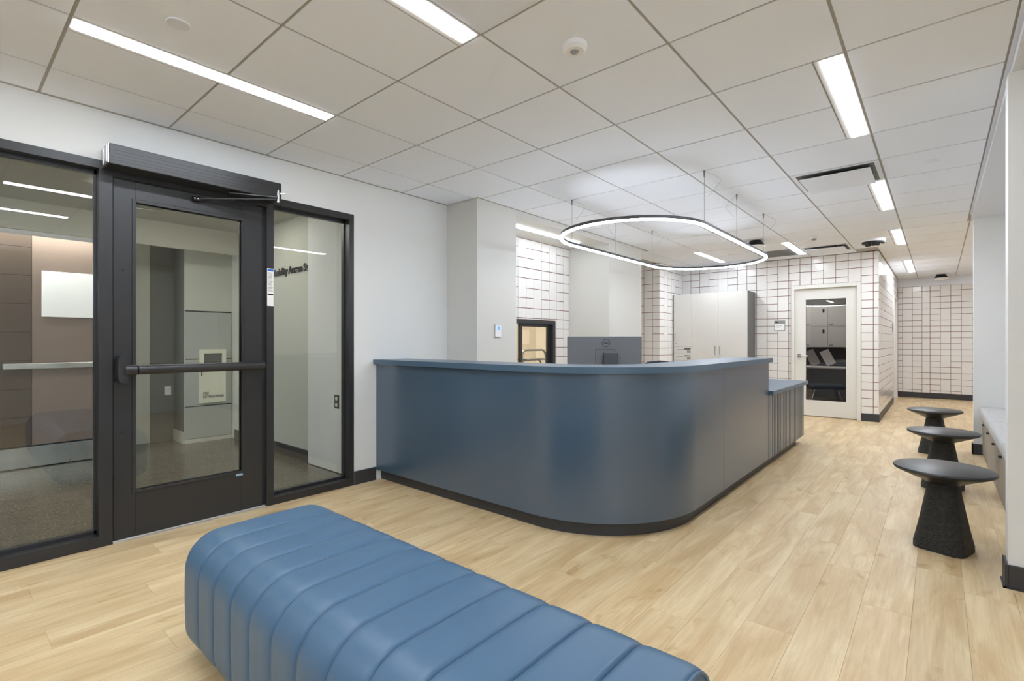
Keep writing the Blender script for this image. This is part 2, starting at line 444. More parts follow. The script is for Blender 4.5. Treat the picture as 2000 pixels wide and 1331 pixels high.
for k in range(nb):
    y = BW0 + k * (BW1 - BW0 - 0.05) / nb
    box('pane', 'glass_clear', 2.635, 2.645, y + 0.05, y + (BW1 - BW0 - 0.05) / nb, BWZ0 + 0.05, BWZ1 - 0.05, w4)
walls('wall_right_pier', 'wall_paint', [(0.262, 2.58, 3.47, 3.60, 0, 2.55)])
walls('wall_right_far_pier', 'wall_paint', [(0.288, 2.58, 7.33, 7.46, 0, 2.6)])
walls('wall_bench_niche', 'wall_paint', [(0.96, 1.06, 3.60, 7.33, 0, 2.55)])
walls('wall_far_left', 'wall_paint', [(-4.6, -4.5, 6.85, 8.33, 0, 2.6)])
walls('wall_hall_bulkhead', 'gypsum', [(XH, 2.58, 13.85, 13.925, 2.41, 2.6)])

# ---- tiled walls
TH = 0.008
tcache = {}
def piece(wd, ht):
    k = (round(wd, 3), round(ht, 3))
    if k not in tcache:
        b = MB().box(0, wd, -TH, 0, 0, ht)
        fr = [e for e in b.bm.edges if all(v.co.y < -TH + 1e-5 for v in e.verts)]
        bmesh.ops.bevel(b.bm, geom=fr, offset=0.0015, segments=1, affect='EDGES')
        me = bpy.data.meshes.new('wall_tile'); bmesh.ops.recalc_face_normals(b.bm, faces=b.bm.faces); b.bm.to_mesh(me); b.bm.free(); me.materials.append(MATS['tile_white']); tcache[k] = me
    return tcache[k]
def tile_field(parent, org, rz, edges, z0, rh, zmin, zmax, excl=(), stuff=False, par=0, phase=0):
    """org: world point where u=0; edges: column lines along u; tiles face local -y"""
    JG = 0.0075
    recs = []
    for i in range(len(edges) - 1):
        u0, u1 = edges[i] + JG / 2, edges[i + 1] - JG / 2
        ph = ((i + par) // 2) % 2
        z = z0 - 4 * rh; k = -4
        while z < zmax:
            dbl = (i + par) % 2 == 0 and (k - ph + phase) % 4 == 0
            h = 2 * rh if dbl else rh
            a, b = max(z, zmin) + JG / 2, min(z + h, zmax) - JG / 2
            z += h; k += 2 if dbl else 1
            if b - a > 0.012 and u1 - u0 > 0.008: recs.append((u0, u1, a, b))
    out = []
    for r in recs:
        rs = [r]
        for (e0, e1, f0, f1) in excl:
            nx = []
            for (u0, u1, a, b) in rs:
                if u1 <= e0 or u0 >= e1 or b <= f0 or a >= f1: nx.append((u0, u1, a, b)); continue
                if u0 < e0 - 0.01: nx.append((u0, e0 - 0.004, a, b))
                if u1 > e1 + 0.01: nx.append((e1 + 0.004, u1, a, b))
                uu0, uu1 = max(u0, e0), min(u1, e1)
                if b > f1 + 0.01 and uu1 - uu0 > 0.01: nx.append((uu0, uu1, f1 + 0.004, b))
                if a < f0 - 0.01 and uu1 - uu0 > 0.01: nx.append((uu0, uu1, a, f0 - 0.004))
            rs = nx
        out += rs
    mtx = Matrix.Translation(org) @ Matrix.Rotation(rz, 4, 'Z')
    if stuff:
        mb = MB()
        for (u0, u1, a, b) in out: mb.box(u0, u1, -TH, 0, a, b)
        mb.rot(mtx); o = mb.build('wall_tiles', 'tile_white', parent); o['kind'] = 'stuff'
        return
    for (u0, u1, a, b) in out:
        o = bpy.data.objects.new('wall_tile', piece(u1 - u0, b - a)); COL.objects.link(o); o.parent = parent
        o.matrix_local = mtx @ Matrix.Translation((u0, 0, a))
RH = 0.1253
BBH = 0.115
# far wall (faces -Y) with the office door opening
DX0, DX1, DZ1 = -1.86, -0.904, 2.14
wf = walls('wall_far', 'grout', [(-3.82, DX0, YF, YF + 0.12, 0, 2.6), (DX1, XH, YF, YF + 0.12, 0, 2.6), (DX0, DX1, YF, YF + 0.12, DZ1, 2.6)])
ed = [-3.70, -3.539, -3.373, -3.206, -3.04, -2.873, -2.707, -2.549, -2.392, -2.226, -2.06, -1.895, -1.73, -1.565, -1.399, -1.234, -1.069, -0.904, -0.75, XH + 0.003]
tile_field(wf, (0, YF, 0), 0, ed, 0.10, RH, BBH, CZ - 0.002, excl=[(DX0 - 0.002, DX1 + 0.002, 0, DZ1)])
# pilaster end and left side wall
wp = walls('wall_far_pilaster', 'grout', [(-4.5, -3.70, 8.27, 9.42, 0, 2.6)])
tile_field(wp, (0, 8.27, 0), 0, [-4.32, -4.155, -3.99, -3.825, -3.694], 0.10, RH, BBH, CZ - 0.002, par=0)
tile_field(wp, (-3.70, 0, 0), math.pi / 2, [8.264, 8.44, 8.605, 8.77, 8.935, 9.10, 9.292], 0.10, RH, BBH, CZ - 0.002, par=1)
# hallway wall (faces +X), foreshortened
HD0, HD1, HDZ = 12.55, 13.62, 2.16
wh = walls('wall_hall_left', 'grout', [(XH - 0.12, XH, YF, HD0, 0, 2.6), (XH - 0.12, XH, HD1, 14.0, 0, 2.6), (XH - 0.12, XH, HD0, HD1, HDZ, 2.6)])
tile_field(wh, (XH, 0, 0), math.pi / 2, [YF - 0.006] + [YF + 0.165 * k for k in range(1, 28)] + [13.84], 0.10, RH, BBH, CZ - 0.002, excl=[(HD0 - 0.002, HD1 + 0.002, 0, HDZ)], stuff=True)
# hallway end wall
we = walls('wall_hall_end', 'grout', [(XH - 0.1, 2.6, YE, YE + 0.1, 0, 2.6)])
tile_field(we, (0, YE, 0), 0, [-0.685, -0.60, -0.434, -0.27, -0.136, 0.03, 0.195, 0.36, 0.526, 0.69, 0.86, 1.02, 1.19], 0.045, RH, BBH, 2.42, par=1)
# niche back wall with pass-through window
NX = -4.0
NW0, NW1, NWZ0, NWZ1 = 4.25, 5.565, 0.75, 1.497
wn = walls('wall_niche_back', 'grout', [(NX - 0.1, NX, 3.966, NW0, 0, 2.53), (NX - 0.1, NX, NW1, 5.9, 0, 2.53), (NX - 0.1, NX, NW0, NW1, NWZ1, 2.53), (NX - 0.1, NX, NW0, NW1, 0, NWZ0)])
tile_field(wn, (NX, 0, 0), math.pi / 2, [3.97, 4.105, 4.27, 4.436, 4.602, 4.768, 4.932, 5.09, 5.257, 5.425, 5.594, 5.766, 5.898], 0.118, 0.1275, BBH, 2.527, excl=[(NW0 - 0.002, NW1 + 0.002, NWZ0 - 0.002, NWZ1 + 0.002)], par=1)

# ---------------------------------------------------------------- baseboards
def bb(name, boxes):
    mb = MB()
    for b in boxes: mb.box(*b, 0, BBH, 0.003)
    return struct(mb.build(name, 'baseboard'))
bb('baseboard_left', [(XW, XW + 0.012, 2.33, 2.545)])
bb('baseboard_far', [(DX1 + 0.004, XH + 0.012, YF - 0.014, YF - 0.001), (-2.38, DX0 - 0.004, YF - 0.014, YF - 0.001)])
bb('baseboard_hall', [(XH + 0.001, XH + 0.013, YF - 0.014, HD0 - 0.07)])
bb('baseboard_end', [(XH + 0.02, 2.5, YE - 0.014, YE - 0.001)])
bb('baseboard_far_pier', [(0.276, 0.288, 7.318, 7.47), (0.276, 0.365, 7.318, 7.33)])
mb = MB()
mb.box(0.262, 2.5, 3.458, 3.47, 0, BBH, 0.002).box(0.25, 0.262, 3.458, 3.61, 0, BBH, 0.002)
mb.box(0.244, 2.5, 3.45, 3.462, 0, 0.006).box(0.242, 0.256, 3.45, 3.60, 0, 0.006)
struct(mb.build('baseboard_near_pier', 'baseboard'))

# ---------------------------------------------------------------- storefront: window_1, door_1, window_2 in the left wall
FX0, FX1 = XW - 0.125, XW + 0.004      # frame depth
GX = XW - 0.10                          # glass plane
def storefront_window(name, y0, y1, gy0, gy1, z1, gz0, gz1):
    r = sroot(name, (XW, y0, 0))
    mb = MB()
    mb.box(FX0, FX1, y0, gy0, 0, z1).box(FX0, FX1, gy1, y1, 0, z1).box(FX0, FX1, gy0, gy1, gz1 + 0.022, z1).box(FX0, FX1, gy0, gy1, 0, gz0 - 0.02)
    mb.build('frame', 'black_frame', r)
    mb = MB()   # glazing stops, set back
    s = 0.02; xf = XW - 0.07
    mb.box(GX + 0.004, xf, gy0, gy0 + 0.012, gz0 - 0.02, gz1 + 0.022).box(GX + 0.004, xf, gy1 - 0.012, gy1, gz0 - 0.02, gz1 + 0.022)
    mb.box(GX + 0.004, xf, gy0, gy1, gz0 - 0.02, gz0).box(GX + 0.004, xf, gy0, gy1, gz1, gz1 + 0.022)
    mb.build('glazing_bead', 'black_frame', r)
    box('pane', 'glass_storefront', GX - 0.004, GX + 0.003, gy0 + 0.001, gy1 - 0.001, gz0 - 0.018, gz1 + 0.02, r)
    return r
storefront_window('window_1', -0.72, 0.704, -0.65, 0.64, 2.296, 0.085, 2.225)
w2 = storefront_window('window_2', 1.607, 2.328, 1.658, 2.285, 2.296, 0.075, 2.225)
d1 = sroot('door_1', (XW, 0.704, 0))
mb = MB()
mb.box(FX0, FX1 - 0.002, 0.704, 1.607, 2.215, 2.296).box(FX0, XW - 0.03, 1.583, 1.607, 0, 2.215).box(FX0, XW - 0.06, 0.704, 0.712, 0, 2.215)
mb.build('door_frame', 'black_frame', d1)
LX0, LX1 = XW - 0.06, XW - 0.015
DY0, DY1, GY0, GY1, GZ0, GZ1 = 0.709, 1.582, 0.822, 1.437, 0.297, 2.083
mb = MB()
mb.box(LX0, LX1, DY0, GY0, 0.014, 2.208, 0.002).box(LX0, LX1, GY1, DY1, 0.014, 2.208, 0.002).box(LX0, LX1, GY0, GY1, GZ1, 2.208).box(LX0, LX1, GY0, GY1, 0.014, GZ0)
leaf = mb.build('door_leaf', 'black_frame', d1)
mb = MB(); xo = LX1 + 0.006
for a in ((GY0 - 0.02, GY0, GZ0 - 0.02, GZ1 + 0.02), (GY1, GY1 + 0.02, GZ0 - 0.02, GZ1 + 0.02), (GY0, GY1, GZ1, GZ1 + 0.02), (GY0, GY1, GZ0 - 0.02, GZ0)):
    mb.box(LX1 - 0.02, xo, *a, 0.0015)
mb.build('glazing_bead', 'black_frame', leaf)
box('pane', 'glass_storefront', LX0 + 0.016, LX0 + 0.024, GY0 + 0.001, GY1 - 0.001, GZ0 + 0.001, GZ1 - 0.001, leaf)
for z in (1.655, 0.665):
    MB().cyl((LX1 - 0.002, 0.757, z), (LX1 + 0.003, 0.757, z), 0.007, n=12).build('screw', 'black_rubber', leaf, smooth=40)
box('sticker', 'sticker_blue', xo, xo + 0.0008, GY1 - 0.038, GY1 + 0.008, GZ0 - 0.034, GZ0 - 0.02, leaf)
# threshold
mb = MB(); mb.box(XW - 0.11, XW + 0.008, 0.706, 1.605, 0, 0.006)
for k in range(5): mb.box(XW - 0.085 + k * 0.017, XW - 0.078 + k * 0.017, 0.707, 1.604, 0.006, 0.0125)
mb.build('threshold', 'aluminium', d1)
# exit bar
px = XW + 0.09
pb = MB().tube([(px, 0.81, 1.048), (px, 1.55, 1.048)], 0.029, n=20).build('panic_bar', 'black_frame', d1, smooth=40)
prof = [(0.0, -0.085), (0.018, -0.078), (0.024, -0.055), (0.024, 0.055), (0.018, 0.078), (0.0, 0.085)]
pts = [(0.712 + 0.026 + q[0], 1.055 + q[1]) for q in prof] + [(0.712 + 0.026 - q[0], 1.055 + q[1]) for q in reversed(prof[1:-1])]
MB().prism(pts, 'x', LX1 + 0.001, LX1 + 0.11).build('bar_head', 'black_frame', pb)
MB().tube([(px, 0.745, 1.048), (px, 0.803, 1.048)], 0.032, n=20).build('bar_collar', 'black_frame', pb, smooth=40)
mb = MB(); mb.box(LX1 + 0.001, px - 0.02, 1.50, 1.545, 1.025, 1.07, 0.004); mb.box(LX1 + 0.001, px - 0.02, 0.80, 0.84, 1.025, 1.07, 0.004)
mb.build('bar_bracket', 'black_frame', pb)

# door operator (box over the door) - lifts off the wall as one thing
op = thing('door_operator', 'long black automatic door opener box mounted over the glass entrance door', 'door opener', (XW + 0.005, 1.145, 2.24))
OX = -3.60
mb = MB(); mb.box(XW + 0.005, OX, 0.658, 1.64, 2.243, 2.36, 0.003)
mb.build('housing', 'black_frame', op)
mb = MB()
for z in (2.268, 2.285, 2.305, 2.325): mb.box(OX, OX + 0.0015, 0.66, 1.638, z, z + 0.0035)
mb.build('housing_rib', 'black_frame', op)
mb = MB(); mb.box(XW + 0.006, OX - 0.002, 0.650, 0.658, 2.246, 2.358, 0.002); mb.box(XW + 0.11, OX - 0.02, 0.648, 0.651, 2.255, 2.35); mb.box(XW + 0.02, XW + 0.06, 0.648, 0.651, 2.255, 2.35)
mb.build('end_cap', 'aluminium', op)
arm = MB().tube([(XW + 0.012, 1.15, 2.176), (-3.53, 1.585, 2.222)], 0.007, n=10).build('arm_rod', 'black_frame', op, smooth=40)
MB().boxm(0.035, 0.30, 0.010, Matrix.Translation((-3.60, 1.45, 2.232)) @ Matrix.Rotation(R(-28), 4, 'Z'), 0.002).build('arm_lever', 'black_frame', op)
mb = MB(); mb.cyl((-3.53, 1.585, 2.20), (-3.53, 1.585, 2.275), 0.011, n=14); mb.cyl((-3.53, 1.585, 2.262), (-3.515, 1.63, 2.266), 0.004, n=8); mb.cyl((-3.53, 1.585, 2.275), (-3.53, 1.585, 2.288), 0.006, n=10)
mb.build('arm_pin', 'chrome', op, smooth=40)
mb = MB(); mb.box(LX1 + 0.001, XW + 0.02, 1.125, 1.175, 2.160, 2.188, 0.004); mb.cyl((XW + 0.012, 1.165, 2.162), (XW + 0.012, 1.165, 2.19), 0.012, n=12)
mb.build('arm_shoe', 'black_rubber', op)
for y in (1.133, 1.152): MB().cyl((XW + 0.019, y, 2.174), (XW + 0.0225, y, 2.174), 0.0045, n=10).build('screw', 'chrome', op)
# notice on the mullion
nt_ = thing('notice_label', 'narrow white instruction label with blue header on the black door mullion', 'notice', (FX1, 1.632, 1.48))
box('sheet', 'paper', FX1 + 0.0003, FX1 + 0.0011, 1.609, 1.656, 1.484, 1.762, nt_)
box('header', 'blue_print', FX1 + 0.0011, FX1 + 0.0016, 1.612, 1.654, 1.742, 1.757, nt_)
box('black_band', 'black_print', FX1 + 0.0011, FX1 + 0.0016, 1.613, 1.653, 1.564, 1.575, nt_)
mb = MB(); z = 1.728
while z > 1.585:
    mb.box(FX1 + 0.0011, FX1 + 0.0014, 1.616, 1.616 + random.uniform(0.026, 0.035), z, z + 0.004); z -= 0.009
o = mb.build('printed_lines', 'grey_print', nt_); o['kind'] = 'stuff'

# ---------------------------------------------------------------- corridor behind the glass
CX1 = -6.63
walls('ceiling_corridor', 'corridor_ceiling', [(-8.6, XW - 0.12, -6.6, 2.6, 2.52, 2.6)])
walls('ceiling_corridor_soffit', 'corridor_ceiling', [(-8.6, -6.42, -6.6, 2.47, 2.40, 2.52), (-6.42, -6.38, -6.6, 2.47, 2.25, 2.52)])
wcb = walls('wall_corridor_brown', 'black_rubber', [(-7.0, CX1 - 0.012, -6.6, 1.25, 0, 2.4)])
# felt panels, one object each
for i in range(6):
    y1 = 0.62 - i * 1.0; y0 = y1 - 1.0
    for j in range(8):
        z0 = 0.22 + j * 0.272; z1 = min(z0 + 0.272, 2.24)
        if i < 3: box('felt_panel', 'brown_felt', CX1 - 0.012, CX1, y0 + 0.002, y1 - 0.002, z0 + 0.0015, z1 - 0.0015, wcb, 0.002)
box('brown_panel', 'brown_panel', CX1 - 0.012, CX1 - 0.004, 0.622, 1.25, 0.22, 2.24, wcb)
box('kick_plate', 'brushed_steel', CX1 - 0.012, CX1 + 0.003, -3.0, 1.25, 0.012, 0.205, wcb)
mb = MB()
for k in range(12):
    for z in (0.03, 0.19): mb.cyl((CX1 + 0.003, 1.2 - k * 0.3, z), (CX1 + 0.005, 1.2 - k * 0.3, z), 0.006, n=8)
mb.build('kick_plate_screws', 'steel_grey', wcb)['kind'] = 'stuff'
hr = thing('handrail', 'stainless steel wall handrail seen through the left glass pane', 'handrail', (CX1, 0.83, 0.95))
box('rail', 'brushed_steel', CX1 + 0.045, CX1 + 0.07, 0.42, 1.24, 0.955, 1.012, hr, 0.006, 2)
for y in (0.5, 0.85, 1.18): box('bracket', 'steel_grey', CX1, CX1 + 0.05, y - 0.015, y + 0.015, 0.97, 1.0, hr)
o = box('white_rectangle', 'plain_white', CX1 - 0.003, CX1 + 0.012, 0.69, 1.22, 1.46, 1.91, bev=0.003, loc=(CX1 - 0.004, 0.955, 1.46)); tag(o, 'plain white rectangle on the brown corridor wall behind the left glass pane', 'board')  # flat white rectangle, slightly proud of the brown wall
o = box('cove_light', 'diffuser_cove', -6.47, -6.43, -5.0, 1.2, 2.33, 2.36, loc=(-6.45, -1.9, 2.33)); tag(o, 'long LED cove light along the top of the brown corridor wall', 'light')
walls('wall_corridor_back', 'corridor_wall', [(-7.3, -7.2, 1.25, 1.7, 0, 2.4), (-7.3, -7.2, 1.25, 1.26, 0, 2.4)])
walls('wall_corridor_dark', 'corridor_dark', [(-7.3, -7.19, 1.70, 2.0, 0, 2.399), (-7.19, -6.82, 1.945, 1.9495, 0, 2.399)])
wcp = walls('wall_corridor_panelled', 'corridor_wall', [(-7.3, -6.815, 1.95, 2.5, 0, 2.4)])
for (z0, z1) in ((0.05, 0.43), (0.44, 1.0), (1.01, 1.575)):
    box('wall_panel', 'corridor_panel', -6.815, -6.80, 1.955, 2.465, z0, z1, wcp, 0.002)
box('plinth', 'corridor_wall', -6.815, -6.795, 1.945, 2.465, 0, 0.045, wcp)
for z in (0.4315, 1.0015, 1.578): box('reveal', 'black_rubber', -6.815, -6.8035, 1.955, 2.465, z, z + (0.007 if z < 1.5 else 0.014), wcp)
box('plinth', 'corridor_wall', -7.19, -6.82, 1.9375, 1.9445, 0, 0.14, wcp)
wcs = walls('wall_corridor_sign', 'corridor_wall', [(-7.3, XW - 0.12, 2.475, 2.6, 0, 2.52)])
box('baseboard', 'baseboard', -6.7, -4.77, 2.463, 2.475, 0, 0.115, wcs)
walls('wall_corridor_slab', 'wall_paint', [(-4.765, XW - 0.128, 2.435, 2.475, 0.008, 2.515)])
for k, (x, y) in enumerate(((-5.2, -0.75), (-5.2, 1.5))):
    o = box('corridor_fill_light', 'corridor_fill', x - 0.06, x + 0.06, y - 0.61, y + 0.61, 2.508, 2.52, loc=(x, y, 2.508)); tag(o, ('unseen linear corridor light, added for brightness above the ' + ('left glass pane' if k == 0 else 'glass door')), 'light')  # added fixtures, kept out of view, brighten the corridor
walls('wall_corridor_south', 'corridor_dark', [(-8.6, XW, -6.7, -6.6, 0, 2.52)])
walls('wall_corridor_west', 'corridor_dark', [(-8.7, -8.6, -6.6, 2.6, 0, 2.52)])
sg = thing('wall_lettering', 'black raised lettering on the corridor wall behind the right glass pane', 'sign', (-5.3, 2.475, 1.94))
tx = text('Disability Access Ser', 0.108, 'letters', 'black_print', sg, face_mtx((-4.778, 2.468, 1.942), '-Y'), bold=0.003, depth=0.004, align='RIGHT', xscale=1.08, space=0.93)
fe = thing('extinguisher_cabinet', 'ivory fire extinguisher cabinet in the corridor behind the glass door', 'cabinet', (-6.80, 2.245, 0.47))
mb = MB(); fx = -6.765
mb.box(-6.80, fx, 2.10, 2.39, 0.47, 0.91, 0.003).box(-6.80, fx, 2.10, 2.145, 0.91, 1.075).box(-6.80, fx, 2.345, 2.39, 0.91, 1.075).box(-6.80, fx, 2.10, 2.39, 1.075, 1.125)
mb.build('door', 'ivory', fe)
box('interior', 'corridor_dark', -6.799, -6.79, 2.145, 2.345, 0.91, 1.075, fe)
box('window', 'glass_clear', fx - 0.006, fx - 0.002, 2.145, 2.345, 0.91, 1.075, fe)
box('pull_handle', 'black_rubber', fx, fx + 0.01, 2.112, 2.12, 0.80, 0.94, fe)
text('FIRE\nEXTINGUISHER', 0.042, 'lettering', 'black_print', fe, face_mtx((fx + 0.001, 2.135, 0.575), '+X'), bold=0.0008, depth=0.0005, xscale=0.80)
o = box('outlet_plate', 'white_plastic', -7.19, -7.184, 1.845, 1.915, 0.56, 0.67, bev=0.002, loc=(-7.19, 1.88, 0.56)); tag(o, 'white wall plate on the dark grey corridor wall behind the glass door', 'wall plate')
ou = thing('power_outlet', 'dark framed power outlet low on the corridor wall behind the right pane', 'outlet', (-4.22, 2.435, 0.60))
box('plate', 'laminate_grey', -4.262, -4.185, 2.430, 2.435, 0.60, 0.725, ou, 0.001)
for z in (0.632, 0.692): MB().cyl((-4.223, 2.430, z), (-4.223, 2.426, z), 0.018, n=14).build('socket', 'ivory', ou)

# ---------------------------------------------------------------- store room behind the niche window
walls('wall_storeroom', 'store_wall', [(-6.1, -6.0, 2.7, 7.8, 0, 2.5), (-6.1, -4.1, 7.7, 7.8, 0, 2.5), (-6.1, -4.1, 2.6, 2.7, 0, 2.5), (-4.12, -4.101, 2.7, NW0 - 0.1, 0, 2.5), (-4.12, -4.101, NW1 + 0.1, 7.7, 0, 2.5)])
walls('floor_storeroom', 'office_floor', [(-6.1, -4.1, 2.7, 7.8, -0.05, 0)])
walls('ceiling_storeroom', 'store_wall', [(-6.1, -4.1, 2.7, 7.8, 2.5, 2.58)])
o = box('storeroom_light', 'diffuser_warm', -5.4, -5.1, 4.6, 5.8, 2.46, 2.499, bev=0.004, loc=(-5.25, 5.2, 2.46)); tag(o, 'warm ceiling lamp of the store room behind the niche window', 'light')
w3 = sroot('window_3', (NX, 4.9, NWZ0))
mb = MB(); f = 0.045
mb.box(NX - 0.10, NX + 0.012, NW0, NW1, NWZ1 - f, NWZ1).box(NX - 0.10, NX + 0.012, NW0, NW1, NWZ0, NWZ0 + f).box(NX - 0.10, NX + 0.012, NW0, NW0 + f, NWZ0 + f, NWZ1 - f).box(NX - 0.10, NX + 0.012, NW1 - 0.06, NW1, NWZ0 + f, NWZ1 - f)
mb.build('frame', 'black_frame', w3)
mb = MB(); sy0, sy1 = 4.86, NW1 - 0.06
mb.box(NX - 0.07, NX - 0.04, sy0, sy0 + 0.05, NWZ0 + f, NWZ1 - f).box(NX - 0.07, NX - 0.04, sy1 - 0.05, sy1, NWZ0 + f, NWZ1 - f).box(NX - 0.07, NX - 0.04, sy0 + 0.05, sy1 - 0.05, NWZ1 - f - 0.04, NWZ1 - f).box(NX - 0.07, NX - 0.04, sy0 + 0.05, sy1 - 0.05, NWZ0 + f, NWZ0 + f + 0.04)
sash = mb.build('sash', 'black_frame', w3)
box('pane', 'glass_clear', NX - 0.058, NX - 0.053, sy0 + 0.05, sy1 - 0.05, NWZ0 + f + 0.04, NWZ1 - f - 0.04, sash)
box('pane', 'glass_clear', NX - 0.09, NX - 0.085, NW0 + f, sy0 + 0.05, NWZ0 + f, NWZ1 - f, w3)
o = box('paper_sheet', 'paper', -5.998, -5.996, 7.24, 7.50, 1.17, 1.44, loc=(-5.998, 7.37, 1.17)); tag(o, 'sheet of paper pinned to the beige store room wall', 'paper')
st = thing('step_ladder', 'grey steel folding ladder with rounded top rail inside the store room', 'ladder', (-4.5, 5.7, 0))
def arch(x0, x1, y0, y1, zt, r=0.09):
    pts = [(x0, y0, 0)]
    for k in range(9):
        a = math.pi - k * math.pi / 16; pts.append((x1, y0 + r + r * math.cos(a), zt - r + r * math.sin(a)))
    for k in range(9):
        a = math.pi / 2 - k * math.pi / 16; pts.append((x1, y1 - r + r * math.cos(a), zt - r + r * math.sin(a)))
    pts.append((x0, y1, 0)); return pts
MB().tube(arch(-4.35, -4.5, 5.46, 6.02, 1.095), 0.016, n=10).build('front_rail', 'steel_grey', st, smooth=50)
MB().tube(arch(-4.95, -4.55, 5.50, 5.98, 0.95), 0.013, n=10).build('rear_rail', 'steel_grey', st, smooth=50)
for k, z in enumerate((0.25, 0.50, 0.75, 0.97)):
    box('step', 'dark_plastic', -4.60, -4.36, 5.48, 6.00, z - 0.02, z, st, 0.004)
nl = thing('niche_light', 'linear light in the ceiling of the tiled wall niche', 'light', (-3.63, 4.82, 2.53))
box('diffuser', 'diffuser_niche', -3.655, -3.60, 4.07, 5.57, 2.518, 2.53, nl)
ths = thing('thermostat', 'small white thermostat with blue screen on the column', 'thermostat', (-3.345, 3.67, 1.26))
box('body', 'white_plastic', -3.345, -3.325, 3.632, 3.712, 1.265, 1.388, ths, 0.003)
box('screen', 'screen_blue', -3.325, -3.3245, 3.653, 3.690, 1.332, 1.370, ths)
box('back_plate', 'grey_plastic', -3.345, -3.342, 3.628, 3.716, 1.260, 1.392, ths)

# ---------------------------------------------------------------- ceiling fixtures
for n, (li, ly, ln, lab) in enumerate(lights):
    x1 = A0 + li * T; x0 = x1 - FW
    t = thing('ceiling_light', lab, 'light', (x1 - FW / 2, ly + ln / 2, CZ - 0.002), group='linear ceiling lights')
    mb = MB(); mb.box(x0 + 0.001, x0 + 0.028, ly + 0.006, ly + ln - 0.006, CZ - 0.001, CZ + 0.005).box(x1 - 0.017, x1 - 0.006, ly + 0.006, ly + ln - 0.006, CZ - 0.001, CZ + 0.005)
    mb.box(x0 + 0.028, x1 - 0.017, ly + 0.006, ly + 0.016, CZ - 0.001, CZ + 0.005).box(x0 + 0.028, x1 - 0.017, ly + ln - 0.016, ly + ln - 0.006, CZ - 0.001, CZ + 0.005)
    mb.build('trim_frame', 'white_plastic', t)
    box('diffuser', 'diffuser', x0 + 0.028, x1 - 0.017, ly + 0.016, ly + ln - 0.016, CZ - 0.003, CZ + 0.004, t)
vl = ['square air diffuser beside the linear light at the top edge of the picture', 'large square air diffuser with open black slot above the walkway', 'small looking air diffuser above the office door', 'grey return air grille in the ceiling above the tall cabinet']
for (i, j), k in vents.items():
    x0, x1, y0, y1 = A0 + i * T + 0.008, A0 + (i + 1) * T - 0.008, B0 + j * T + 0.008, B0 + (j + 1) * T - 0.008
    t = thing('air_diffuser', vl[k], 'air vent', ((x0 + x1) / 2, (y0 + y1) / 2, CZ - 0.01), group='square ceiling air vents')
    if k == 3:
        box('backing', 'laminate_grey', x0, x1, y0, y1, CZ - 0.001, CZ + 0.004, t)
        mb = MB()
        for q in range(20): mb.box(x0 + 0.02, x1 - 0.02, y0 + 0.02 + q * 0.0285, y0 + 0.026 + q * 0.0285, CZ - 0.008, CZ)
        mb.build('louvres', 'grey_plastic', t)['kind'] = 'stuff'
        continue
    fx1 = x1 - (FW if k == 1 else 0)
    mb = MB(); s = 0.03
    mb.box(x0, x1, y0, y0 + s, CZ - 0.003, CZ + 0.004).box(x0, x1, y1 - s, y1, CZ - 0.003, CZ + 0.004).box(x0, x0 + s, y0 + s, y1 - s, CZ - 0.003, CZ + 0.004).box(x1 - s, x1, y0 + s, y1 - s, CZ - 0.003, CZ + 0.004)
    mb.build('frame', 'ceiling_white', t)
    mb = MB()  # sloped pan rising to the duct
    bm = mb.bm; q0 = [(x0 + s, y0 + s), (x1 - s, y0 + s), (x1 - s, y1 - s), (x0 + s, y1 - s)]; g = 0.10
    q1 = [(x0 + g, y0 + g), (x1 - g, y0 + g), (x1 - g, y1 - g), (x0 + g, y1 - g)]
    V0 = [bm.verts.new((*p, CZ - 0.002)) for p in q0]; V1 = [bm.verts.new((*p, CZ + 0.0045)) for p in q1]
    for a in range(4): bm.faces.new((V0[a], V0[(a + 1) % 4], V1[(a + 1) % 4], V1[a]))
    bm.faces.new(V1)
    mb.build('pan', 'corridor_dark' if k != 0 else 'grey_plastic', t)
    g = 0.055
    box('plaque', 'ceiling_white', x0 + g, x1 - g, y0 + g, y1 - g, CZ - 0.034, CZ - 0.026, t, 0.002)
    for a in (x0 + 0.14, x1 - 0.14):
        for b in (y0 + 0.14, y1 - 0.14): MB().cyl((a, b, CZ - 0.027), (a, b, CZ + 0.004), 0.006, n=8).build('hanger', 'grey_plastic', t)
def disc(name, label, cat, x, y, r, h, m='ceiling_white', group=None):
    o = MB().lathe((x, y, CZ), [(0, -h), (r * 0.93, -h), (r, -h * 0.6), (r, 0)], 28).build(name, m, smooth=35, loc=(x, y, CZ - h)); return tag(o, label, cat, group)
disc('sprinkler_cover', 'flat round sprinkler cover in the ceiling beside the entrance light', 'sprinkler cover', -2.494, 0.69, 0.046, 0.006, group='round sprinkler covers')
disc('sprinkler_cover', 'round sprinkler cover in the ceiling right of the large air diffuser', 'sprinkler cover', -0.03, 4.95, 0.046, 0.006, group='round sprinkler covers')
disc('sprinkler_cover', 'round sprinkler cover in the ceiling above the middle of the pendant ring', 'sprinkler cover', -2.469, 5.02, 0.046, 0.006, group='round sprinkler covers')
disc('sprinkler_cover', 'round sprinkler cover in the ceiling near the light above the cabinet', 'sprinkler cover', -2.495, 8.24, 0.046, 0.006, group='round sprinkler covers')
t = thing('motion_sensor', 'white round ceiling motion sensor with grey lens', 'sensor', (-1.28, 1.937, CZ - 0.042))
MB().lathe((-1.28, 1.937, CZ), [(0, -0.032), (0.042, -0.032), (0.056, -0.020), (0.058, 0)], 32).build('body', 'white_plastic', t, smooth=40)
MB().lathe((-1.28, 1.937, CZ), [(0, -0.042), (0.014, -0.040), (0.022, -0.0315)], 20).build('lens', 'grey_plastic', t, smooth=50)
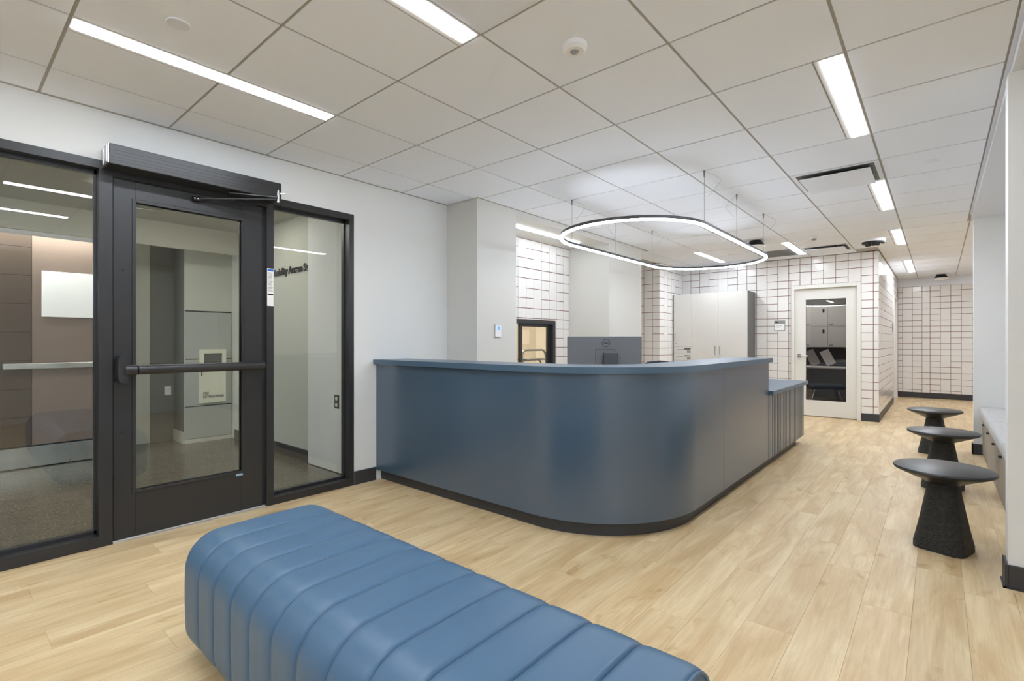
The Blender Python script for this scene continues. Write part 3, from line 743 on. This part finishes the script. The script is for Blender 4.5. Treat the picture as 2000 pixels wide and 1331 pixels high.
t = thing('smoke_detector', 'small white smoke detector on the ceiling before the office door', 'detector', (-1.247, 7.577, CZ - 0.04))
MB().lathe((-1.247, 7.577, CZ), [(0, -0.02), (0.052, -0.02), (0.055, 0)], 28).build('base', 'white_plastic', t, smooth=40)
MB().lathe((-1.247, 7.577, CZ), [(0, -0.04), (0.026, -0.038), (0.032, -0.02)], 24).build('chamber', 'grey_plastic', t, smooth=40)
def speaker(x, y, label):
    t = thing('ceiling_speaker', label, 'speaker', (x, y, CZ - 0.108), group='round black ceiling speakers')
    MB().lathe((x, y, CZ), [(0.116, -0.075), (0.07, -0.003), (0, -0.003)], 32).build('cone', 'black_rubber', t, smooth=40)
    MB().lathe((x, y, CZ), [(0, -0.108), (0.085, -0.105), (0.116, -0.092), (0.12, -0.074)], 32).build('cover', 'white_plastic', t, smooth=40)
speaker(-1.89, 7.30, 'black round ceiling speaker with white underside right of the pendant ring')
speaker(0.04, 13.45, 'black round ceiling speaker at the end of the hallway')
t = thing('security_camera', 'white and black multi lens security camera on the ceiling near the tiled corner', 'camera', (-0.665, 8.25, CZ - 0.1))
cx_, cy_ = -0.665, 8.25
MB().lathe((cx_, cy_, CZ), [(0, -0.035), (0.13, -0.035), (0.135, -0.02), (0.135, 0)], 36).build('base', 'white_plastic', t, smooth=40)
MB().lathe((cx_, cy_, CZ), [(0.09, -0.062), (0.128, -0.056), (0.132, -0.035)], 36).build('ring', 'black_rubber', t, smooth=40)
for k in range(4):
    a = R(-150 + 40 * k) - 0.2
    MB().lathe((cx_ + 0.068 * math.cos(a), cy_ + 0.068 * math.sin(a), CZ), [(0, -0.098), (0.018, -0.092), (0.027, -0.075), (0.03, -0.058)], 16).build('lens', 'black_rubber', t, smooth=50)
MB().lathe((cx_, cy_, CZ), [(0, -0.092), (0.05, -0.09), (0.07, -0.075), (0.09, -0.060)], 30).build('dome', 'white_plastic', t, smooth=40)

# ---------------------------------------------------------------- pendant ring
PZ, PX0, PX1, PY0, PY1 = 2.15, -2.70, -1.43, 4.06, 5.86
pr = (PX1 - PX0) / 2; pc = (PX0 + PX1) / 2
def stad(o, n=40):
    pts = []
    for k in range(n + 1): a = math.pi + k * math.pi / n; pts.append((pc + (pr + o) * math.cos(a), PY0 + (pr + o) * math.sin(a)))
    for k in range(n + 1): a = k * math.pi / n; pts.append((pc + (pr + o) * math.cos(a), PY1 + (pr + o) * math.sin(a)))
    return pts
def stad_ring(o0, o1, z0, z1):
    mb = MB(); bm = mb.bm; a, b = stad(o0), stad(o1); n = len(a); V = []
    for p, q in zip(a, b): V.append([bm.verts.new((*p, z0)), bm.verts.new((*p, z1)), bm.verts.new((*q, z1)), bm.verts.new((*q, z0))])
    for i in range(n):
        A, B = V[i], V[(i + 1) % n]
        for k in range(4): bm.faces.new((A[k], A[(k + 1) % 4], B[(k + 1) % 4], B[k]))
    return mb
pd = thing('pendant_light', 'large oblong black LED ring pendant hanging over the reception desk', 'pendant lamp', (pc, (PY0 + PY1) / 2, PZ))
stad_ring(-0.013, 0.013, PZ + 0.010, PZ + 0.034).build('ring', 'dark_plastic', pd, smooth=40)
stad_ring(-0.0135, 0.0135, PZ - 0.003, PZ + 0.010).build('diffuser', 'diffuser_ring', pd, smooth=40)
for x in (PX0, PX1):
    for y in (4.04, 4.89, 5.82):
        cb = MB().tube([(x, y, PZ + 0.03), (x, y, CZ)], 0.0014, n=6).build('cable', 'steel_grey', pd)
        MB().cyl((x, y, CZ - 0.055), (x, y, CZ), 0.0035, 0.008, n=10).build('gripper', 'steel_grey', cb)
        s = 1 if (y != 4.89) else -1
        MB().tube([(x, y, CZ - 0.002), (x + 0.05 * s, y + 0.03, CZ - 0.03), (x + 0.11 * s, y + 0.05, CZ - 0.07), (x + 0.11 * s, y + 0.05, CZ - 0.10), (x + 0.03 * s, y + 0.02, CZ - 0.20)], 0.0009, n=5).build('loose_wire', 'grey_plastic', cb)

# ---------------------------------------------------------------- reception desk
dk = thing('reception_desk', 'dark blue L shaped reception desk with curved corner and lower counter', 'desk', (-2.5, 4.2, 0))
CXc, CYc, RC = -2.035, 3.35, 0.80
def desk_path(o, y_end, x_start=XW, n=28):
    pts = [(x_start, CYc - RC - o)]
    for k in range(n + 1):
        a = -math.pi / 2 + k * (math.pi / 2) / n
        pts.append((CXc + (RC + o) * math.cos(a), CYc + (RC + o) * math.sin(a)))
    pts.append((CXc + RC + o, y_end)); return pts
YH, YL = 5.22, 6.85
MB().strip(desk_path(0, 3.898, XW + 0.002), desk_path(-0.03, 3.898, XW + 0.002), 0.09, 1.020).build('front_panel', 'desk_blue', dk, smooth=30)
box('side_panel', 'desk_blue', CXc + RC - 0.03, CXc + RC, 3.902, YH, 0.09, 1.020, dk, 0.001)
MB().strip(desk_path(-0.05, YL - 0.18, XW + 0.002), desk_path(-0.07, YL - 0.18, XW + 0.002), 0, 0.09).build('toe_kick', 'baseboard', dk, smooth=30)
mb = MB().strip(desk_path(0.032, YH + 0.015, XW + 0.002), desk_path(-0.34, YH + 0.015, XW + 0.002), 1.021, 1.062)
bmesh.ops.recalc_face_normals(mb.bm, faces=mb.bm.faces)
mb.build('counter_top', 'desk_top', dk, smooth=30)
box('end_panel', 'desk_blue', -1.57, -1.266, YH - 0.03, YH, 0.09, 1.020, dk)
MB().strip(desk_path(-0.031, 5.18, XW + 0.003), desk_path(-0.06, 5.18, XW + 0.003), 0.09, 1.020).build('inner_panel', 'laminate_grey', dk, smooth=30)
# inner work surface and lower counter
MB().strip(desk_path(-0.062, 5.18, XW + 0.004), desk_path(-0.75, 5.18, XW + 0.004), 0.70, 0.735).build('work_surface', 'laminate_white', dk, smooth=30)
box('lower_counter', 'desk_top', -2.0, -1.195, YH + 0.001, YL + 0.05, 0.705, 0.745, dk, 0.002)
box('lower_carcass', 'desk_blue', -1.95, -1.262, YH + 0.002, YL - 0.002, 0.09, 0.704, dk)
box('slat_backing', 'desk_blue', -1.261, -1.247, YH + 0.002, YL, 0.09, 0.703, dk)
sm_ = None; ns = 25; sp = (YL - YH - 0.004) / ns
for k in range(ns):
    y = YH + 0.003 + k * sp
    if sm_ is None:
        sm_ = box('slat', 'desk_blue', -1.2465, -1.231, y, y + sp * 0.72, 0.09, 0.703, dk, 0.002); sy = y
    else:
        c = sm_.copy(); COL.objects.link(c); c.parent = dk; c.location = sm_.location.copy(); c.location.y += y - sy
# monitor
ang = 0.7092 - R(3)
mp = Vector((-2.10, 3.62)); 
mo = thing('computer_monitor', 'grey computer monitor seen from behind on the reception desk', 'monitor', (mp.x, mp.y, 0.736), ang)
mt = Matrix.Translation((mp.x, mp.y, 0)) @ Matrix.Rotation(ang, 4, 'Z')
MB().boxm(0.61, 0.03, 0.355, mt @ Matrix.Translation((0, 0.0, 1.085)), 0.006, 2).build('back_shell', 'monitor_back', mo)
MB().boxm(0.60, 0.004, 0.345, mt @ Matrix.Translation((0, 0.017, 1.085))).build('screen', 'black_rubber', mo)
fr = MB()
for (sx, sz, cx_, cz_) in ((0.16, 0.002, 0.005, 1.157), (0.002, 0.12, -0.075, 1.097), (0.002, 0.12, 0.085, 1.097)): fr.boxm(sx, 0.002, sz, mt @ Matrix.Translation((cx_, -0.0155, cz_)))
fr.build('mount_seam', 'black_rubber', mo)
MB().boxm(0.115, 0.05, 0.38, mt @ Matrix.Translation((0.045, -0.045, 0.94)), 0.004).build('stand_neck', 'dark_plastic', mo)
MB().boxm(0.25, 0.20, 0.012, mt @ Matrix.Translation((0.03, -0.03, 0.743)), 0.004).build('stand_base', 'dark_plastic', mo)
lg = MB()
for k in range(40):
    a = 2 * math.pi * k / 40
    if 0.95 < a < 1.15 or 2.35 < a < 2.55: continue
    a2 = 2 * math.pi * (k + 0.98) / 40
    am = (a + a2) / 2
    lg.boxm(0.0055, 0.0012, 0.0036, mt @ Matrix.Translation((0.0115 + 0.032 * math.cos(am), -0.0157, 1.207 + 0.032 * math.sin(am))) @ Matrix.Rotation(-am + math.pi / 2, 4, 'Y'))
lgo = lg.build('logo_ring', 'black_print', mo)
text('DELL', 0.021, 'logo_letters', 'black_print', mo, mt @ face_mtx((0.0115, -0.0156, 1.2), '-Y'), bold=0.0006, depth=0.0006, align='CENTER', xscale=0.95)
# office chair behind the desk
def office_chair(x, y, rz, label, top=1.015, group=None):
    c = thing('office_chair', label, 'chair', (x, y, 0), rz, group)
    m = Matrix.Translation((x, y, 0)) @ Matrix.Rotation(rz, 4, 'Z')
    MB().boxm(0.48, 0.46, 0.07, m @ Matrix.Translation((0, 0, 0.48)), 0.03, 3).build('seat', 'chair_fabric', c, smooth=50)
    mb = MB(); pts = [(-0.20, 0.58), (0.20, 0.58), (0.225, 0.75), (0.20, top - 0.06), (0.13, top - 0.015), (0, top), (-0.13, top - 0.015), (-0.20, top - 0.06), (-0.225, 0.75)]
    mb.prism(pts, 'y', 0.19, 0.235); mb.rot(m); mb.build('backrest', 'chair_fabric', c)
    mb = MB(); mb.cyl((0, 0, 0.08), (0, 0, 0.45), 0.028, n=16).rot(m); mb.build('gas_lift', 'chrome', c, smooth=40)
    mb = MB(); mb.box(-0.03, 0.03, 0.05, 0.26, 0.43, 0.45).box(-0.03, 0.03, 0.235, 0.26, 0.43, 0.75).rot(m); mb.build('back_bracket', 'dark_plastic', c)
    for k in range(5):
        a = k * 2 * math.pi / 5
        e = (0.29 * math.cos(a), 0.29 * math.sin(a))
        mb = MB(); mb.tube([(0, 0, 0.10), (e[0], e[1], 0.07)], 0.02, n=8).rot(m); lg_ = mb.build('leg', 'dark_plastic', c, smooth=40)
        mb = MB(); mb.cyl((e[0] - 0.02 * math.sin(a), e[1] + 0.02 * math.cos(a), 0.03), (e[0] + 0.02 * math.sin(a), e[1] - 0.02 * math.cos(a), 0.03), 0.029, n=14).rot(m); mb.build('caster', 'black_rubber', lg_, smooth=40)
    return c
office_chair(-2.17, 4.93, 0.55, 'dark office chair behind the reception desk, only its top edge showing')

# ---------------------------------------------------------------- blue channelled ottoman
ot = thing('ottoman_bench', 'long blue upholstered bench with stitched channels in the foreground', 'bench', (-1.33, 0.945, 0))
OX0, OX1, OY0, OY1, OZ0, OZ1 = -2.235, -0.425, 0.640, 1.250, 0.03, 0.46
def ring_pts():
    """cross-section loop (y,z,ny,nz)"""
    pts = []
    def arc(cy, cz, r, a0, a1, n):
        for k in range(n + 1):
            a = a0 + (a1 - a0) * k / n; pts.append((cy + r * math.cos(a), cz + r * math.sin(a), math.cos(a), math.sin(a)))
    rt, rb = 0.125, 0.075
    arc(OY1 - rt, OZ1 - rt, rt, 0, math.pi / 2, 10)
    for k in range(1, 8):
        y = OY1 - rt - (OY1 - OY0 - 2 * rt) * k / 8; pts.append((y, OZ1, 0, 1))
    arc(OY0 + rt, OZ1 - rt, rt, math.pi / 2, math.pi, 10)
    for k in range(1, 4):
        z = OZ1 - rt - (OZ1 - rt - OZ0 - rb) * k / 4; pts.append((OY0, z, -1, 0))
    arc(OY0 + rb, OZ0 + rb, rb, math.pi, 1.5 * math.pi, 6)
    pts.append(((OY0 + OY1) / 2, OZ0, 0, -1))
    arc(OY1 - rb, OZ0 + rb, rb, 1.5 * math.pi, 2 * math.pi, 6)
    for k in range(1, 4):
        z = OZ0 + rb + (OZ1 - rt - OZ0 - rb) * k / 4; pts.append((OY1, z, 1, 0))
    return pts
seams = [-0.577 - 0.15 * k for k in range(11)]
seams = sorted(seams)
xs = []
edges_ = [OX0] + seams + [OX1]
for a, b in zip(edges_, edges_[1:]):
    for k in range(13):
        t = k / 13; u = abs(2 * t - 1)
        xs.append((a + (b - a) * (0.5 - 0.5 * math.cos(math.pi * t)) * 0.6 + (b - a) * t * 0.4, a, b))
xs.append((OX1, seams[-1], OX1))
mb = MB(); bm = mb.bm; prev = None; base = ring_pts(); first = None
for (x, a, b) in xs:
    dl = min(x - a, b - x); e = 0.0
    m = min(1.0, dl / 0.042); d = 0.009 * (1 - math.sqrt(max(0, 1 - (1 - m) ** 2)))
    if dl < 1e-5: d = 0.013
    if x - OX0 < 1e-5 or OX1 - x < 1e-5: d = 0.012
    ring = []
    for (y, z, ny, nz) in base:
        k = 1.0 if nz > -0.5 else 0.3
        bulge = 0.006 * math.sin(math.pi * max(0, min(1, (z - OZ0) / (OZ1 - OZ0)))) * abs(ny) + 0.006 * (1 - ((y - 0.945) / 0.31) ** 2) * max(0, nz)
        ring.append(bm.verts.new((x, y - ny * (d * k - bulge), z - nz * (d * k - bulge))))
    if prev:
        n = len(ring)
        for k in range(n): bm.faces.new((prev[k], prev[(k + 1) % n], ring[(k + 1) % n], ring[k]))
    else: first = ring
    prev = ring
bm.faces.new(first); bm.faces.new(list(reversed(prev)))
mb.build('upholstery', 'vinyl_blue', ot, smooth=50)
for x in (OX0, OX1):
    MB().tube([(x, y - ny * 0.008, z - nz * 0.008) for (y, z, ny, nz) in base], 0.005, n=8, closed=True).build('piping', 'vinyl_blue', ot, smooth=60)
for (x, y) in ((-2.10, 0.76), (-0.56, 0.76), (-2.10, 1.13), (-0.56, 1.13)):
    MB().cyl((x, y, 0), (x, y, 0.035), 0.028, n=20).build('foot', 'black_rubber', ot, smooth=40)

# ---------------------------------------------------------------- side tables / stools
def stool(x, y, label):
    t = thing('pedestal_table', label, 'side table', (x, y, 0), R(-17), group='black pedestal tables beside the walkway')
    H = 0.478
    MB().lathe((x, y, 0), [(0.0, H - 0.088), (0.085, H - 0.088), (0.10, H - 0.08), (0.20, H - 0.036), (0.230, H - 0.022), (0.237, H - 0.012), (0.234, H - 0.004), (0.226, H), (0, H)], 64).build('top', 'stool_top', t, smooth=40)
    mb = MB(); bm = mb.bm; rings = []
    def rr(s, r, z, n=6):
        out = []
        for (cx, cy, a0) in ((s - r, s - r, 0), (-s + r, s - r, 90), (-s + r, -s + r, 180), (s - r, -s + r, 270)):
            for k in range(n + 1):
                a = R(a0 + 90 * k / n); out.append(bm.verts.new((cx + r * math.cos(a), cy + r * math.sin(a), z)))
        return out
    for q in range(15):
        f_ = q / 14; z = 0.006 + f_ * (H - 0.086); s = 0.128 - 0.060 * f_ ** 0.85; r = 0.052 + 0.006 * f_
        if q == 0: s -= 0.006
        rings.append(rr(s, min(r, s * 0.95), z if q else 0.0))
    for a, b in zip(rings, rings[1:]):
        n = len(a)
        for k in range(n): bm.faces.new((a[k], a[(k + 1) % n], b[(k + 1) % n], b[k]))
    bm.faces.new(list(reversed(rings[0]))); bm.faces.new(rings[-1])
    mb.rot(Matrix.Translation((x, y, 0)) @ Matrix.Rotation(R(-17), 4, 'Z'))
    mb.build('pedestal', 'stool_base', t, smooth=60)
stool(0.022, 3.885, 'nearest of three black pedestal tables, its whole base visible')
stool(0.026, 5.47, 'middle one of three black pedestal tables beside the bench')
stool(-0.033, 7.12, 'farthest of three black pedestal tables, mostly hidden behind the others')

# ---------------------------------------------------------------- window-seat bench
bn = thing('storage_bench', 'built-in pale wood storage bench in the niche on the right', 'bench', (0.65, 5.46, 0))
box('carcass', 'bench_wood', 0.375, 0.95, 3.61, 7.32, 0.0, 0.418, bn)
dw = 0.618
for k in range(6):
    y0 = 3.612 + k * dw
    d = box('door', 'bench_wood', 0.357, 0.374, y0 + 0.0015, y0 + dw - 0.0015, 0.02, 0.415, bn, 0.001)
    MB().box(0.338, 0.357, y0 + dw / 2 - 0.012 + 0.02, y0 + dw / 2 + 0.012 + 0.02, 0.352, 0.368, 0.003).build('pull', 'black_rubber', d)
cl = ['pale grey seat cushion at the far end of the bench', 'pale grey seat cushion on the bench, second from the far end', 'pale grey seat cushion on the bench behind the near wall end']
yy = [7.315, 6.02, 4.80, 3.615]
for k in range(3):
    b = MB().box(0.33, 0.94, yy[k + 1] + 0.003, yy[k] - 0.003, 0.419, 0.522, 0.028, 4)
    o = b.build('seat_cushion', 'fabric_grey', smooth=60, loc=(0.635, (yy[k] + yy[k + 1]) / 2, 0.419)); tag(o, cl[k], 'cushion', 'grey bench cushions')

# ---------------------------------------------------------------- office door in the far tiled wall
d2 = sroot('door_2', (-1.376, YF, 0))
mb = MB(); fw = 0.05
mb.box(DX0, DX0 + fw, YF - 0.018, YF + 0.11, 0, DZ1, 0.002).box(DX1 - fw, DX1, YF - 0.018, YF + 0.11, 0, DZ1, 0.002).box(DX0 + fw, DX1 - fw, YF - 0.018, YF + 0.11, DZ1 - 0.06, DZ1, 0.002)
mb.build('door_frame', 'white_trim', d2)
ly0, ly1 = YF + 0.035, YF + 0.08; lx0, lx1 = DX0 + fw + 0.003, DX1 - fw - 0.003; g0, g1, gz0, gz1 = -1.655, -1.10, 0.262, 1.905
mb = MB(); mb.box(lx0, g0, ly0, ly1, 0.012, DZ1 - 0.063).box(g1, lx1, ly0, ly1, 0.012, DZ1 - 0.063).box(g0, g1, ly0, ly1, gz1, DZ1 - 0.063).box(g0, g1, ly0, ly1, 0.012, gz0)
l2 = mb.build('door_leaf', 'white_trim', d2)
box('pane', 'glass_dark', g0 + 0.001, g1 - 0.001, ly0 + 0.018, ly0 + 0.026, gz0 + 0.001, gz1 - 0.001, l2)
mb = MB(); mb.cyl((-1.745, ly0, 0.985), (-1.745, ly0 - 0.012, 0.985), 0.03, n=20).cyl((-1.745, ly0 - 0.01, 0.985), (-1.745, ly0 - 0.055, 0.985), 0.011, n=12); mb.tube([(-1.75, ly0 - 0.05, 0.985), (-1.70, ly0 - 0.052, 0.984), (-1.62, ly0 - 0.045, 0.982)], 0.009, n=10)
mb.build('lever_handle', 'chrome', l2, smooth=40)
sn = thing('room_sign', 'small grey room sign with white insert beside the office door', 'sign', (-2.03, YF - 0.008, 1.40))
box('backplate', 'grey_plastic', -2.113, -1.948, YF - 0.014, YF - 0.0085, 1.402, 1.573, sn, 0.001)
box('insert', 'plain_white', -2.105, -1.956, YF - 0.0155, YF - 0.0142, 1.41, 1.515, sn)
mb = MB(); mb.box(-2.095, -2.052, YF - 0.0152, YF - 0.0141, 1.535, 1.555); mb.build('room_marking', 'black_print', sn)
mb = MB(); mb.box(-2.092, -1.985, YF - 0.0162, YF - 0.0156, 1.478, 1.484).box(-2.092, -2.03, YF - 0.0162, YF - 0.0156, 1.455, 1.459); mb.build('printed_lines', 'grey_print', sn)['kind'] = 'stuff'
# office room behind it
walls('wall_office', 'office_wall', [(-3.6, -3.5, YF + 0.12, 12.6, 0, 2.6), (-3.6, -0.81, 12.5, 12.6, 0, 2.6)])
walls('floor_office', 'office_floor', [(-3.6, -0.82, YF + 0.12, 12.6, -0.005, 0.001)])
oc = thing('wall_cabinet', 'white wall cabinet with four doors seen through the office door glass', 'cabinet', (-1.75, 12.3, 1.12))
box('carcass', 'laminate_white', -2.62, -1.33, 12.2, 12.5, 1.10, 1.97, oc)
for i in range(3):
    for j in range(2):
        x0 = -2.62 + i * 0.43; z0 = 1.10 + j * 0.435
        d = box('door', 'laminate_white', x0 + 0.004, x0 + 0.426, 12.182, 12.199, z0 + 0.004, z0 + 0.431, oc, 0.001)
        box('lock', 'black_rubber', x0 + 0.34, x0 + 0.375, 12.176, 12.182, z0 + 0.29, z0 + 0.37, d)
        box('label_plate', 'grey_print', x0 + 0.03, x0 + 0.10, 12.179, 12.182, z0 + 0.03, z0 + 0.055, d)
tb = thing('office_table', 'pale table with panel leg inside the office', 'table', (-1.7, 11.3, 0))
box('top', 'laminate_white', -2.6, -0.95, 10.9, 11.6, 0.70, 0.73, tb, 0.003)
box('panel_leg', 'laminate_white', -2.5, -2.46, 10.95, 11.55, 0, 0.70, tb); box('panel_leg', 'laminate_white', -1.0, -0.96, 10.95, 11.55, 0, 0.70, tb)
for k, (x, y) in enumerate(((-1.85, 11.08), (-1.63, 11.3))):
    o = MB().boxm(0.16, 0.012, 0.30, Matrix.Translation((x, y, 0.906)) @ Matrix.Rotation(R(-26), 4, 'Y'), 0.002).build('display_board', 'laminate_white', loc=(x, y, 0.733)); tag(o, 'tilted pale display board on the office table, ' + ('the front one' if k == 0 else 'the rear one'), 'board')
vc = thing('padded_stool', 'dark padded stool with splayed chrome legs behind the office door glass', 'stool', (-1.50, 10.1, 0))
vm = Matrix.Translation((-1.50, 10.1, 0)) @ Matrix.Rotation(0.3, 4, 'Z')
MB().boxm(0.54, 0.48, 0.075, vm @ Matrix.Translation((0, 0, 0.44)), 0.034, 3).build('seat', 'chair_fabric', vc, smooth=50)
for sx in (-1, 1):
    for sy_ in (-1, 1):
        mb = MB(); mb.tube([(0.17 * sx, 0.16 * sy_, 0.41), (0.28 * sx, 0.24 * sy_, 0.002)], 0.012, n=10).rot(vm); mb.build('leg', 'chrome', vc, smooth=40)
o = box('office_fill_lamp', 'office_fill', -2.2, -1.9, 10.6, 11.8, 2.52, 2.56, bev=0.004, loc=(-2.05, 11.2, 2.52)); tag(o, 'unseen lamp added in the office ceiling to brighten the view through its door', 'light')  # added lamp, makes the office contents visible through the glass
struct(box('ceiling_office', 'gypsum', -3.6, -0.81, YF + 0.12, 12.6, 2.56, 2.598))

# ---------------------------------------------------------------- hallway door frame
d3 = sroot('door_3', (XH, 13.08, 0))
mb = MB(); mb.box(XH - 0.11, XH + 0.02, HD0, HD0 + 0.05, 0, HDZ, 0.002).box(XH - 0.11, XH + 0.02, HD1 - 0.05, HD1, 0, HDZ, 0.002).box(XH - 0.11, XH + 0.02, HD0 + 0.05, HD1 - 0.05, HDZ - 0.05, HDZ, 0.002)
mb.build('door_frame', 'white_trim', d3)
box('door_leaf', 'white_trim', XH - 0.09, XH - 0.045, HD0 + 0.053, HD1 - 0.053, 0.01, HDZ - 0.053, d3)
o = box('wall_plaque', 'laminate_grey', XH + 0.008, XH + 0.016, 12.2, 12.36, 1.40, 1.58, loc=(XH + 0.008, 12.28, 1.40)); tag(o, 'small dark room plaque on the hallway wall before the far door frame', 'sign')

# ---------------------------------------------------------------- tall cabinet
cb = thing('storage_cabinet', 'tall white storage cabinet with grey side against the tiled wall', 'cabinet', (-3.055, 9.05, 0))
cy0 = 8.81; cx0, cx1 = -3.682, -2.41; CHt = 2.07
box('carcass', 'laminate_grey', cx0, cx1, cy0 + 0.02, 9.285, 0.0, CHt - 0.003, cb)
def door(name, x0, x1, z0, z1): return box(name, 'laminate_white', x0 + 0.0015, x1 - 0.0015, cy0, cy0 + 0.0195, z0 + 0.0015, z1 - 0.0015, cb, 0.001)
def pull(p, x, z0, z1):
    mb = MB(); mb.tube([(x, cy0, z0), (x, cy0 - 0.028, z0 + 0.006), (x, cy0 - 0.03, (z0 + z1) / 2), (x, cy0 - 0.028, z1 - 0.006), (x, cy0, z1)], 0.005, n=8); mb.build('handle', 'steel_grey', p, smooth=50)
xa, xb_ = -3.335, -2.882
da = door('door', cx0 + 0.012, xa, 1.123, CHt); pull(da, -3.635, 1.225, 1.36)
MB().cyl((-3.625, cy0, 1.182), (-3.625, cy0 - 0.003, 1.182), 0.008, n=12).build('lock', 'steel_grey', da)
dm = door('door', xa, xb_, 0.08, CHt); pull(dm, xb_ - 0.045, 0.99, 1.135)
dr = door('door', xb_, cx1, 0.08, CHt); pull(dr, xb_ + 0.035, 0.99, 1.135)
z = 1.123
for k in range(8):
    h = 0.1225; z0 = z - h
    if z0 < 0.08: break
    d = door('drawer', cx0 + 0.012, xa, z0, z)
    mb = MB(); mb.tube([(-3.615, cy0, z - 0.045), (-3.61, cy0 - 0.025, z - 0.045), (-3.50, cy0 - 0.025, z - 0.045), (-3.495, cy0, z - 0.045)], 0.004, n=8); mb.build('handle', 'grey_plastic', d, smooth=50)
    box('slot', 'black_rubber', -3.475, -3.36, cy0 - 0.003, cy0, z - 0.045, z - 0.028, d)
    box('label_plate', 'grey_print', -3.425, -3.36, cy0 - 0.002, cy0, z - 0.105, z - 0.06, d)
    z = z0
box('plinth', 'laminate_grey', cx0, cx1, cy0 + 0.005, cy0 + 0.02, 0.0, 0.078, cb)
